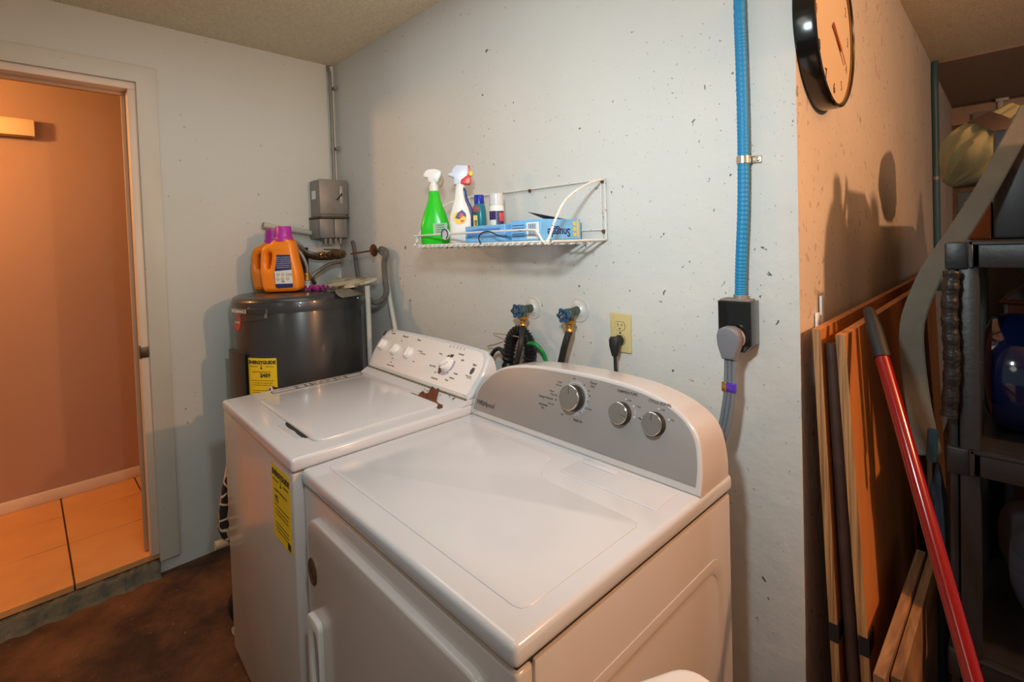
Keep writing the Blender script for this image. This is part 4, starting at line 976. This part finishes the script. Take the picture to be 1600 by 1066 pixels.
# wall outlet
oc = Vector((1.774, 0, 1.0975))
t = thing('wall_outlet', 'almond duplex wall outlet with a black plug in it', 'outlet', oc)
b = BM(); prism(b, rrect(-.035, .035, -.057, .057, .004), .006, frame(oc+Vector((0, -.003, 0)), (1, 0, 0), (0, 0, 1)), .002); pt = obj('cover_plate', b, M_almond, t)
for dz in (.020, -.020):
    Mo = frame(oc+Vector((0, -.0068, dz)), (1, 0, 0), (0, 0, 1))
    b = BM(); prism(b, [(x, max(-.0125, min(.0125, y))) for x, y in ell(0, 0, .0165, .0165, 32)], .002, Mo, 0); r_ = obj('receptacle', b, M_almond, t)
    b = BM(); box(b, -.0075, -.0055, -.001, .008, .0008, .0014, 0, 1, Mo); box(b, .0055, .0073, 0, .0075, .0008, .0014, 0, 1, Mo); lathe(b, [(0, .0008), (.0024, .0008), (.0024, .0014), (0, .0014)], 10, Mo @ Matrix.Translation((0, -.0075, 0)))
    prism(b, [(x, max(-.0133, min(.0133, y))) for x, y in ell(0, 0, .0174, .0174, 32)], .0006, Mo, 0, holes=[[(x, max(-.0125, min(.0125, y))) for x, y in ell(0, 0, .0165, .0165, 32)]])
    obj('slots', b, M_black, r_)
b = BM(); lathe(b, [(0, 0), (.003, 0), (.0025, .0015), (0, .002)], 10, frame(oc+Vector((0, -.0062, 0)), (1, 0, 0), (0, 0, 1))); obj('screw', b, M_print, t)
pk = oc+Vector((0, -.008, -.020))
t = thing('plugged_cord', 'black power plug and cord hanging from the almond outlet', 'power cord', pk)
b = BM(); tube(b, [pk+Vector((0, -.001, 0)), pk+Vector((0, -.024, -.003))], .0145, 14, 0)
loft(b, [(-.040, 0, 0, .0085, .009, 2), (-.03, 0, 0, .011, .011, 2.2), (-.012, 0, 0, .0155, .0125, 2.4), (.006, 0, 0, .0165, .0125, 2.6), (.014, 0, 0, .013, .010, 2.4)], 20, Matrix.Translation(pk+Vector((0, -.028, -.002)))); obj('plug', b, M_blackm, t)
b = BM(); tube(b, [pk+Vector((0, -.028, -.036)), pk+Vector((.001, -.028, -.10)), pk+Vector((.002, -.026, -.2)), pk+Vector((-.003, -.024, -.45))], .0048, 10, 5); obj('cord', b, M_blackm, t)

# blue conduit on the back wall
cx_ = [onY(u, v, -.022) for u, v in ((1153.5, -40), (1155, 0), (1158, 90), (1160.5, 180), (1161.5, 250), (1161, 330), (1158, 410), (1157, 462))]
t = thing('conduit_pipe', 'bright blue ribbed conduit running down the back wall to the black box', 'conduit', (cx_[-1].x, 0, cx_[-1].z))
top_ = Vector((cx_[0].x, -.022, H-.002))
b = BM(); tube(b, [top_]+cx_[1:], .0128, 18, 46, rf=corr(4, .028)); obj('pipe', b, M_conduit, t)
zc = cx_[4].z
b = BM(); lathe(b, [(.0145, -.009), (.0155, -.008), (.0155, .008), (.0145, .009)], 24, Matrix.Translation((cx_[4].x, -.022, zc))); box(b, cx_[4].x+.008, cx_[4].x+.034, -.005, -.0005, zc-.009, zc+.009, .002); lathe(b, [(0, 0), (.005, 0), (.004, .003), (0, .004)], 10, frame((cx_[4].x+.027, -.005, zc), (1, 0, 0), (0, 0, 1)))
obj('pipe_clamp', b, mat('galvanised_clamp', (190, 184, 168), .3, metal=.8), t)
b = BM(); lathe(b, [(.019, -.022), (.019, -.010), (.016, -.008), (.0155, .002)], 20, Matrix.Translation((cx_[-1].x, -.022, cx_[-1].z))); lathe(b, [(0, 0), (.006, 0), (.006, .006), (0, .006)], 10, Matrix.Translation((cx_[-1].x+.022, -.03, cx_[-1].z-.018))); obj('pipe_connector', b, M_galv, t)
# 240 V outlet box
ox, oz = 2.118, 1.158
t = thing('dryer_outlet_box', 'black surface mounted outlet box at the lower end of blue conduit', 'outlet', (ox, 0, oz))
b = BM(); prism(b, [(-.038, .058), (.038, .058), (.038, -.045), (.022, -.062), (-.022, -.062), (-.038, -.045)], .055, frame((ox, -.0275, oz), (1, 0, 0), (0, 0, 1)), .005); obj('housing', b, mat('glossy_black_bakelite', (16, 16, 17), .12, coat=.5), t, 30)
b = BM(); prism(b, rrect(-.034, .034, -.022, .022, .006), .004, frame((ox, -.030, oz+.0595), (1, 0, 0), (0, -1, 0)), .001); obj('top_plate', b, mat('dusty_plate', (120, 112, 106), .7), t)
b = BM(); lathe(b, [(.026, 0), (.027, .003), (.024, .006)], 28, frame((ox, -.055, oz-.028), (1, 0, 0), (0, 0, 1))); obj('receptacle_ring', b, mat('chipped_plate', (150, 140, 134), .6, vary=(60, .4)), t)
gp = Vector((ox-.002, -.060, oz-.028))
t = thing('dryer_power_cord', 'flat grey dryer power cord with angled plug in the black box', 'power cord', gp)
b = BM(); prism(b, [(-.026, .008), (-.022, .022), (-.008, .030), (.010, .030), (.022, .022), (.027, .008), (.024, -.020), (.018, -.034), (.015, -.046), (-.014, -.046), (-.018, -.034), (-.024, -.015)], .030, frame(gp+Vector((0, -.016, 0)), (1, 0, 0), (0, 0, 1)), .006); obj('plug', b, M_plug, t, 45)
cp = [gp+Vector((.001, -.016, -.044)), gp+Vector((.000, -.016, -.08)), gp+Vector((-.002, -.018, -.13)), gp+Vector((-.012, -.022, -.20)), gp+Vector((-.028, -.026, -.27)), gp+Vector((-.040, -.028, -.40)), gp+Vector((-.04, -.028, -.6))]
b = BM()
for dx in (-.0088, 0, .0088): tube(b, [p+Vector((dx, 0, 0)) for p in cp], .0052, 10, 8)
obj('cord', b, M_cordg, t)
q_ = gp+Vector((-.0015, -.018, -.112))
b = BM(); box(b, -.0155, .0155, -.0062, .0062, -.011, .011, .002, 2, Matrix.Translation(q_)); obj('tag_band', b, mat('violet_foil_tag', (96, 60, 190), .25, metal=.4), t)
b = BM(); box(b, -.0162, -.0045, -.0068, .0068, -.0115, .0115, .002, 2, Matrix.Translation(q_)); obj('tag_edge', b, M_brass, t)

# ================================================================ SIDE WALL: CLOCK, PIPE
t = thing('wall_clock', 'round black-rimmed wall clock on the orange lit side wall', 'clock', (W, .17, 1.86))
MK = frame((W, .17, 1.86), (0, 1, 0), (0, 0, 1))   # z points to +x
b = BM(); lathe(b, [(.187, 0.0), (.190, .004), (.190, .036), (.188, .043), (.184, .045), (.181, .042), (.180, .034), (.180, .012)], 72, MK); obj('rim', b, mat('glossy_black_rim', (18, 17, 16), .15, coat=.4), t, 30)
b = BM(); lathe(b, [(0, .002), (.1805, .002), (.1805, .036), (0, .036)], 64, MK); obj('clock_face', b, M_clockf, t)
b = BM(); prism(b, ell(0, 0, .1812, .1812, 64), .002, MK, 0, holes=[ell(0, 0, .1785, .1785, 64)], lift=.039); obj('gold_ring', b, M_brass, t)
b = BM()
for k in range(1, 13):
    a = PI/2-k*PI/6
    if k in (6, 7, 8): continue
    txt(b, str(k), .034, MK @ Matrix.Translation((.145*math.cos(a), .145*math.sin(a), .0365)))
obj('numerals', b, M_faint, t)
b = BM()
for k in (7, 8, 6):
    a = PI/2-k*PI/6; txt(b, str(k), .034, MK @ Matrix.Translation((.145*math.cos(a), .145*math.sin(a), .0365)), bold=.0006)
obj('dark_numerals', b, M_clockd, t)
b = BM(); box(b, -.006, .006, -.012, .08, .038, .0395, 0, 1, MK @ Matrix.Rotation(-2.05, 4, 'Z')); obj('hour_hand', b, mat('faded_red_hand', (190, 110, 80), .5), t)
b = BM(); box(b, -.003, .003, -.012, .12, .040, .041, 0, 1, MK @ Matrix.Rotation(-2.15, 4, 'Z')); obj('minute_hand', b, mat('faded_red_hand', (0, 0, 0)), t)
bx_ = [onX(u, v, W+.018) for u, v in ((1461, 100), (1458, 150), (1461, 230), (1463, 300), (1466, 385))]
yb_ = 2.60
t = thing('blue_pipe', 'dull blue pipe running down the orange side wall from ceiling', 'pipe', (W+.018, yb_, 1.2))
b = BM(); tube(b, [(W+.018, yb_, H-.004), (W+.018, yb_-.01, 2.2), (W+.018, yb_+.02, 1.9), (W+.018, yb_+.03, 1.6), (W+.018, yb_+.06, 1.25), (W+.018, yb_+.08, 1.0)], .0165, 16, 8); obj('pipe', b, mat('dull_blue_plastic', (58, 96, 112), .45), t)
for z in (2.22, 1.67): 
    b = BM(); lathe(b, [(.018, -.01), (.018, .01)], 16, Matrix.Translation((W+.018, yb_+(.0 if z > 2 else .025), z))); obj('pipe_clamp', b, M_galv, t)

# ================================================================ PLYWOOD, PIPES, POLE
def leanslab(name, label, cat, xt, zt, xb, y0, y1, th):
    t = thing(name, label, cat, (xb, (y0+y1)/2, 0))
    P = [Vector((xb, y0, 0)), Vector((xb+th, y0, 0)), Vector((xt+th, y0, zt)), Vector((xt, y0, zt))]
    def mk(P, ya, yb):
        q = bmesh.new(); A = [q.verts.new((p.x, ya, p.z)) for p in P]; B = [q.verts.new((p.x, yb, p.z)) for p in P]
        for i in range(4): q.faces.new((A[i], A[(i+1) % 4], B[(i+1) % 4], B[i]))
        q.faces.new(list(reversed(A))); q.faces.new(B); bmesh.ops.recalc_face_normals(q, faces=list(q.faces)); return q
    b = BM(); add(b, mk(P, y0+.002, y1)); obj('sheet', b, M_ply, t)
    b = BM(); add(b, mk([P[0]+Vector((.0003, 0, 0)), P[1]-Vector((.0003, 0, 0)), P[2]-Vector((.0003, 0, 0)), P[3]+Vector((.0003, 0, 0))], y0, y0+.002)); obj('edge_layers', b, M_plye, t)
    for z in ((.47, .51),):
        xa = xb+(xt-xb)*z[0]/zt; 
        b = BM(); box(b, xa-.0008, xa+th+.0008, y0-.0015, y0+.05, z[0], z[1], 0, 1); obj('black_tape', b, M_blackm, t)
    return t
leanslab('plywood_sheet', 'plywood sheet leaning flat against the side wall, behind the brown pipe', 'plywood', 2.2660, 1.158, 2.308, .0, 2.20, .016)
leanslab('plywood_sheet', 'plywood sheet leaning in front, behind the red pole', 'plywood', 2.310, 1.150, 2.369, .0, 1.33, .018)
b = BM(); tube(b, [(2.3455, .030, 0), (2.2960, .030, 1.125)], .0120, 16, 0); tag(obj('brown_pipe', b, M_brownp), 'dark brown pipe standing between the two plywood sheets', 'pipe')
b = BM(); a_ = onX(1302, 468, 2.262); box(b, 2.2445, 2.250, .150, .172, 1.0, 1.215, .001); tag(obj('paint_stick', b, M_wplast), 'white stick poking up behind plywood, right and taller one', 'stick')
b = BM(); box(b, 2.2445, 2.250, .110, .130, 1.0, 1.178, .001); tag(obj('paint_stick', b, M_wplast), 'white stick poking up behind plywood, left and shorter one', 'stick')
pa = onY(1357, 482, .06); pc = onY(1522, 1066, -.25); dr = (pc-pa).normalized(); pe = pa+dr*((pa.z-.012)/-dr.z)
t = thing('broom_pole', 'bright red pole with black grip leaning against the plywood', 'pole', (pe.x, pe.y, 0))
b = BM(); tube(b, [pa+dr*.10, pe], .0125, 20, 0); obj('shaft', b, M_pole, t)
b = BM(); tube(b, [pa, pa+dr*.006, pa+dr*.03, pa+dr*.05, pa+dr*.112], .0150, 20, 0, rf=lambda i, n: (.55, .72, .85, 1, 1.02)[i]); obj('grip', b, mat('matte_black_grip', (16, 16, 17), .6), t)
# two dusty boards standing on edge
def boardlane(name, label, uv0, uv1, z, th, off):
    p0 = onZ(*uv0, z); p1 = onZ(*uv1, z); d = (p1-p0); d.z = 0; d.normalize(); n = Vector((d.y, -d.x, 0))
    L_ = (p1-p0).length
    b = BM(); box(b, 0, L_, 0, th, 0, z, .001, 1, frame((p0.x+n.x*.018, p0.y+n.y*.018, 0), d, (-d.y, d.x, 0)))
    return tag(obj(name, b, M_board), label, 'board')
boardlane('wood_board', 'dusty wooden board standing on edge, left one of the pair at the bottom right', (1364, 1052), (1432, 858), .565, .018, 0)
p0 = onZ(1364, 1052, .565); p1 = onZ(1432, 858, .565); d = (p1-p0); d.z = 0; d.normalize(); n = Vector((d.y, -d.x, 0))
b = BM(); box(b, .035, (p1-p0).length+.02, 0, .017, 0, .552, .001, 1, frame((p0+n*.037).xy.to_3d(), d, (-d.y, d.x, 0)))
tag(obj('wood_board', b, M_board), 'shorter dusty wooden board on edge, right one of the pair at the bottom right', 'board')
b = BM(); box(b, 2.392, 2.404, .70, .73, 0, .74, .001); tag(obj('wood_batten', b, M_board), 'thin upright wooden batten in the shade behind the red pole', 'batten')

# ================================================================ RACK
RX0, RX1, RY0, RY1 = 2.483, 3.38, .10, .56
t = thing('shelf_rack', 'charcoal plastic shelving rack at the right edge', 'shelving rack', (2.93, .33, 0))
for x in (RX0, RX1-.052):
    for y in (RY0, RY1-.05):
        b = BM(); box(b, x+.018, x+.050, y+.004, y+.046, 0, 1.335, .006, 2); box(b, x+.002, x+.017, y+.008, y+.04, 0, 1.33, .005, 2); obj('post', b, M_rack, t)
for z in (1.343, .925, .50, .12):
    b = BM(); box(b, RX0+.03, RX1, RY0, RY0+.022, z-.052, z, .003, 2); box(b, RX0+.03, RX1, RY1-.022, RY1, z-.052, z, .003, 2)
    box(b, RX0+.03, RX0+.052, RY0, RY1, z-.052, z, .003, 2); box(b, RX1-.022, RX1, RY0, RY1, z-.052, z, .003, 2)
    box(b, RX0+.035, RX1-.005, RY0+.01, RY1-.01, z-.018, z-.0005, 0, 1)
    box(b, RX0+.034, RX1-.004, RY0-.004, RY0+.002, z-.007, z, .0015, 1); box(b, RX0+.033, RX0+.041, RY0-.004, RY0+.002, z-.052, z, .0015, 1)
    box(b, RX0-.002, RX0+.034, RY0, RY0+.05, z-.056, z-.001, .004, 2); box(b, RX0-.002, RX0+.034, RY1-.05, RY1, z-.056, z-.001, .004, 2)
    obj('shelf_tier', b, M_rack, t)
b = BM(); pp = [(RX0+.010, RY0-.013, 1.285), (RX0+.006, RY0-.014, 1.20), (RX0+.009, RY0-.014, 1.10), (RX0+.004, RY0-.013, .99)]
tube(b, pp, .0135, 14, 16, rf=lambda i, n: 1+.07*math.sin(i*1.1)+.05*math.sin(i*2.9)); tag(obj('crumpled_plastic', b, mat('crumpled_black_plastic', (22, 22, 23), .42, bump=(90, .8, .004))), 'crumpled black plastic hanging against the rack post', 'plastic bag')
# strap draped in front of the rack
def ribbon(pts, wds, th, seg=8):
    P = catmull(pts, seg); q = bmesh.new(); R_ = []
    for i, p in enumerate(P):
        tt = (P[min(i+1, len(P)-1)]-P[max(i-1, 0)]).normalized(); vd = (p-CAMT).normalized(); s = tt.cross(vd).normalized(); wd = wds[0]+(wds[1]-wds[0])*min(1, i/(len(P)*.75)); n = s.cross(tt).normalized()
        R_.append([q.verts.new(p+s*a*wd/2+n*c*th/2) for a, c in ((-1, -1), (1, -1), (1, 1), (-1, 1))])
    for A, B in zip(R_, R_[1:]):
        for k in range(4): q.faces.new((A[k], A[(k+1) % 4], B[(k+1) % 4], B[k]))
    q.faces.new(list(reversed(R_[0]))); q.faces.new(R_[-1]); bmesh.ops.recalc_face_normals(q, faces=list(q.faces))
    bmesh.ops.bevel(q, geom=[e for e in q.edges if len(e.link_faces) == 2 and e.calc_face_angle(0) > 1], offset=.002, segments=2, affect='EDGES')
    return q
CAMT = Vector((2.45, -1.2, 1.2))
b = BM(); add(b, ribbon([onY(1612, 166, .325), onY(1592, 203, .32), onY(1546, 287, .29), onY(1523, 325, .27), onY(1499, 362, .25), onY(1474, 398, .23), onY(1453, 431, .21), onY(1433, 478, .20), onY(1425, 510, .195), onY(1425, 550, .19), onY(1432, 613, .18), onY(1441, 662, .17), onY(1453, 712, .16)], (.036, .045), .006))
tag(obj('grey_strap', b, M_strap), 'wide grey strap hanging diagonally across the rack corner', 'strap')
b = BM(); p1 = onY(1458, 672, .08); p2 = onY(1455, 720, .08); tube(b, [p1, p2], .009, 12, 0); tag(obj('teal_handle', b, mat('teal_plastic', (8, 52, 66), .5)), 'small teal plastic handle beside the lower end of the strap', 'handle')
# things on the rack
zt = 1.343
b = BM(); box(b, 2.548, 2.66, .345, .54, zt+.0002, 1.590, .006); tag(obj('storage_box', b, mat('black_storage_plastic', (34, 33, 34), .45)), 'black box standing on top of the rack at the frame edge', 'box')
b = BM(); box(b, 2.498, 2.544, .36, .53, zt+.0002, 1.432, .002); tag(obj('cardboard_box', b, M_card), 'small brown cardboard box on the rack top, left of the black box', 'box')
# blue water jug lying on the second tier
jz = .925
t = thing('water_jug', 'translucent blue water jug lying on the second tier of the rack', 'water jug', (2.75, .30, jz))
Mj = Matrix.Translation((2.535, .30, jz+.128)) @ Matrix.Rotation(PI/2, 4, 'Y')
b = BM(); lathe(b, [(0, .0), (.09, .0), (.12, .012), (.128, .04), (.128, .09), (.120, .10), (.120, .11), (.128, .12), (.128, .19), (.120, .20), (.120, .21), (.128, .22), (.128, .30), (.10, .36), (.04, .39), (.03, .42)], 48, Mj); obj('jug_body', b, M_jugb, t, 50)
b = BM(); lathe(b, [(.034, .415), (.034, .44), (0, .44)], 24, Mj); obj('cap', b, M_blue, t)
t = thing('lattice_basket', 'dark red lattice basket behind the water jug under rack top', 'basket', (2.72, .47, 1.08))
b = BM()
for k in range(9):
    x = 2.56+k*.03; tube(b, [(x, .43, 1.195), (x+.09, .43, 1.285)], .0022, 6, 0); tube(b, [(x+.09, .43, 1.195), (x, .43, 1.285)], .0022, 6, 0)
obj('lattice', b, M_lattice, t)
b = BM(); tube(b, [(2.555, .43, 1.19), (2.92, .43, 1.19)], .005, 8, 0); tube(b, [(2.555, .43, 1.288), (2.92, .43, 1.288)], .005, 8, 0); box(b, 2.57, 2.90, .43, .53, 1.06, 1.19, .006); obj('basket_frame', b, M_lattice, t)
def blob(name, m_, label, cat, c, s, seed, bumpy=.12, base=None):
    rnd = random.Random(seed); q = bmesh.new(); bmesh.ops.create_icosphere(q, subdivisions=4, radius=1)
    ph = [Vector((rnd.uniform(2, 7), rnd.uniform(2, 7), rnd.uniform(2, 7))) for _ in range(4)]
    for v in q.verts:
        n = v.co.copy(); k = 1+sum(math.sin(n.dot(p)*1.3+i) for i, p in enumerate(ph))*bumpy/2
        n = Vector((math.copysign(abs(n.x)**.75, n.x), math.copysign(abs(n.y)**.75, n.y), math.copysign(abs(n.z)**.75, n.z)))
        v.co = Vector((n.x*s[0]*k, n.y*s[1]*k, n.z*s[2]*k))
        z = c[2]+v.co.z
        if base is not None and z < base: v.co.z = base-c[2]
    b = BM(); add(b, q, Matrix.Translation(c)); return tag(obj(name, b, m_, sharp=80), label, cat)
blob('cloth_bag', M_slate, 'slate grey cloth bag stuffed on the lower rack tier', 'bag', (2.70, .33, .655), (.135, .14, .16), 3, base=.5005)
blob('blue_tarp', M_bluecl, 'folded dark blue tarp under the slate grey bag', 'tarp', (2.72, .32, .22), (.17, .16, .12), 5, base=.121)
blob('cloth_bundle', M_slate, 'dull grey-blue bundle on the floor between the plywood and the rack', 'bundle', (2.428, .58, .33), (.024, .09, .36), 9, .06, base=0.0)
# cabinet + canvas bag behind the rack
t = thing('storage_cabinet', 'dark cabinet behind the rack with canvas bag on top', 'cabinet', (2.75, 1.0, 0))
b = BM(); box(b, 2.465, 3.1, .70, 1.50, 0, 1.475, .004); obj('body', b, M_cab, t)
b = BM(); box(b, 2.48, 2.775, .688, .70, .05, 1.42, .002); box(b, 2.785, 3.09, .688, .70, .05, 1.42, .002); obj('door', b, M_cab, t)
t = thing('canvas_bag', 'gathered green-beige canvas bag with black band, above the rack', 'bag', (2.50, .9, 1.475))
q = bmesh.new(); nA, nL = 72, 30; g = {}
ax0 = onY(1482, 290, .9); ax1 = onY(1600, 172, .9); axd = (ax1-ax0)
for j in range(nL+1):
    f = j/nL; cpt = ax0+axd*f; ra = (.095*math.sin(min(1, (f+.06)*2.0)*PI/2)) if f < .5 else .095*(1-(f-.5)*1.15)
    up_ = Vector((-axd.z, 0, axd.x)).normalized()
    for i in range(nA):
        a = 2*PI*i/nA; r = ra*(1+.07*math.sin(13*a+2*math.sin(f*6))*min(1, f*2)+.05*math.sin(5*a+f*6)+.03*math.sin(22*a))
        p = cpt+up_*math.cos(a)*r+Vector((0, 1, 0))*math.sin(a)*r*1.3
        p.z = max(p.z, 1.4755); g[i, j] = q.verts.new(p)
for j in range(nL):
    for i in range(nA): q.faces.new((g[i, j], g[(i+1) % nA, j], g[(i+1) % nA, j+1], g[i, j+1]))
q.faces.new([g[i, 0] for i in range(nA)]); q.faces.new([g[i, nL] for i in range(nA)]); bmesh.ops.recalc_face_normals(q, faces=list(q.faces))
b = BM(); add(b, q); obj('canvas', b, M_bag, t, 70)
q = bmesh.new(); g = {}
for j in range(5):
    f = .66+j*.045; cpt = ax0+axd*f; ra = .095*(1-(f-.5)*1.15)*1.13; up_ = Vector((-axd.z, 0, axd.x)).normalized()
    for i in range(nA):
        a = 2*PI*i/nA; g[i, j] = q.verts.new(cpt+up_*math.cos(a)*ra+Vector((0, 1, 0))*math.sin(a)*ra*1.3)
for j in range(4):
    for i in range(nA): q.faces.new((g[i, j], g[(i+1) % nA, j], g[(i+1) % nA, j+1], g[i, j+1]))
bmesh.ops.recalc_face_normals(q, faces=list(q.faces)); b = BM(); add(b, q); obj('band', b, mat('dark_brown_band', (50, 36, 30), .7), t)
# unseen bottles added right of the frame, shaped to throw the tall wall shadows
def shadowbottle(x, y, z0, r, h, label, kind):
    t = thing('shadow_bottle', label, 'bottle', (x, y, z0), None); Mb = Matrix.Translation((x, y, z0))
    secs = {0: [(0, .95), (.01, 1), (.50, 1), (.66, .86), (.80, .55), (.86, .30), (.9, .28)],
            1: [(0, .95), (.01, 1), (.35, 1), (.62, .82), (.80, .60), (.9, .38)],
            2: [(0, .95), (.01, 1), (.25, .9), (.55, .5), (.80, .22), (.9, .12)]}[kind]
    b = BM(); loft(b, [(h*a if a > .01 else a, 0, 0, r*k, r*k, 2) for a, k in secs], 28, Mb); obj('bottle_body', b, mat('grey_bottle_plastic', (120, 120, 118), .4), t, 60)
    k = secs[-1][1]*1.05
    b = BM(); lathe(b, [(r*k, h*.89), (r*k, h*.96), (r*k*.6, h), (0, h)], 20, Mb); obj('cap', b, M_wplast, t)
shadowbottle(2.725, .205, 1.3432, .100, .318, 'unseen tall grey bottle added on the rack top to cast the nearest wall shadow', 0)
shadowbottle(2.87, .45, 1.3432, .090, .34, 'unseen tall grey bottle added on the rack top to cast the middle wall shadow', 1)
shadowbottle(2.86, 1.16, 1.4755, .11, .25, 'unseen cone shaped grey bottle added on the dark cabinet to cast the farthest wall shadow', 2)

# far wall panel
t = thing('breaker_panel', 'grey electrical panel on the far wall above canvas bag', 'electrical panel', (2.5, 3.95, 1.9))
b = BM(); box(b, 2.365, 2.635, 3.90, 3.99, 1.82, 2.235, .006); obj('cover', b, mat('grey_brown_panel_paint', (150, 140, 132), .5), t)
b = BM(); box(b, 2.50, 2.53, 3.93, 3.965, 2.236, 2.31, .003); box(b, 2.49, 2.56, 3.92, 3.965, 2.295, 2.318, .003); tag(obj('pvc_bracket', b, M_pvc), 'white pipe bracket above the grey electrical panel', 'bracket')

# ================================================================ LOW LEFT: IRONING BOARD ETC.
mg = bpy.data.materials.new('giraffe_print_cloth'); mg.use_nodes = True; N = mg.node_tree.nodes; Lk = mg.node_tree.links
vo = N.new('ShaderNodeTexVoronoi'); vo.feature = 'DISTANCE_TO_EDGE'; vo.inputs['Scale'].default_value = 22; geo = N.new('ShaderNodeNewGeometry'); Lk.new(geo.outputs['Position'], vo.inputs['Vector'])
rp = N.new('ShaderNodeValToRGB'); rp.color_ramp.interpolation = 'CONSTANT'; rp.color_ramp.elements[0].color = srgb(205, 186, 160); rp.color_ramp.elements[1].position = .07; rp.color_ramp.elements[1].color = srgb(38, 26, 20)
Lk.new(vo.outputs['Distance'], rp.inputs[0]); Lk.new(rp.outputs[0], N['Principled BSDF'].inputs['Base Color']); N['Principled BSDF'].inputs['Roughness'].default_value = .8
t = thing('ironing_board', 'folded ironing board with giraffe print cover behind the washer', 'ironing board', (.63, -.62, 0))
Mi = frame((.645, 0, 0), (0, 1, 0), (0, 0, 1))
ipx = [onX(u, v, .64) for u, v in ((353, 730), (348, 758), (344, 785), (341, 812), (341, 828), (346, 840), (358, 846))]
out = [(p.y, p.z) for p in ipx]; y0_ = out[0][0]
out = [(y0_+.16, out[0][1]+.25), (y0_+.02, out[0][1]+.10)] + out + [(out[-1][0]+.2, out[-1][1]-.0), (out[-1][0]+.26, out[0][1]+.2)]
b = BM(); prism(b, out, .03, Mi, .008, lift=0); obj('cover', b, mg, t, 50)
p = onX(342, 851, .64); b = BM(); tube(b, [p, p+Vector((0, .30, .02))], .010, 12, 0); tube(b, [p+Vector((0, .1, 0)), p+Vector((0, .12, -p.z))], .009, 12, 0); obj('leg_tube', b, M_wplast, t)
b = BM(); tube(b, [p+Vector((0, -.012, 0)), p+Vector((0, .022, 0))], .014, 14, 0); obj('leg_cap', b, mat('cream_rubber', (200, 176, 140), .6), t)
p = onX(366, 902, .60); b = BM(); lathe(b, [(0, -.02), (.075, -.02), (.085, -.012), (.085, .012), (.075, .02), (0, .02)], 40, frame((p.x, p.y+.062, .087), (0, 1, 0), (0, 0, 1))); tag(obj('black_wheel', b, M_blackm), 'black round wheel on the floor behind the washer corner', 'wheel')
p = onX(363, 944, .62); b = BM(); q = Vector((p.x, p.y, .016)); tube(b, [q, q+Vector((-.03, .12, 0))], .014, 14, 0, cap=True); tag(obj('pvc_offcut', b, M_pvc), 'short white plastic pipe offcut on the floor by washer', 'pipe')
# white bin beside the dryer
t = thing('white_bin', 'white plastic bin lid corner at the bottom edge beside the dryer', 'bin', (2.33, -.75, 0))
cr = onZ(1097, 1052, .80); cr.z = 0; Mb = Matrix.Translation(cr) @ Matrix.Rotation(math.radians(-27), 4, 'Z')
b = BM(); prism(b, rrect(-.015, .17, -.24, -.0, .035), .77, Mb @ Matrix.Translation((0, 0, .385)), .006); obj('bin_body', b, M_wplast, t)
b = BM(); prism(b, rrect(-.022, .177, -.247, .007, .04), .03, Mb @ Matrix.Translation((0, 0, .785)), .010); obj('lid', b, M_wplast, t)

GR = {'plywood_sheet': 'plywood sheets leaning on the side wall', 'paint_stick': 'white sticks behind the plywood', 'wood_board': 'boards standing on edge',
      'detergent_bottle': 'orange detergent bottles on the water heater', 'spray_bottle': 'spray bottles on the wire shelf', 'hose_valve': 'hose valves on the back wall',
      'dryer_sheet_box': 'light blue boxes on the wire shelf', 'shadow_bottle': 'unseen grey bottles added to cast the wall shadows', 'braided_hose': 'braided hoses above the water heater', 'fill_hose': 'black fill hoses'}
for o in list(C.objects):
    if o.parent is None and o.name.split('.')[0] in GR: o['group'] = GR[o.name.split('.')[0]]
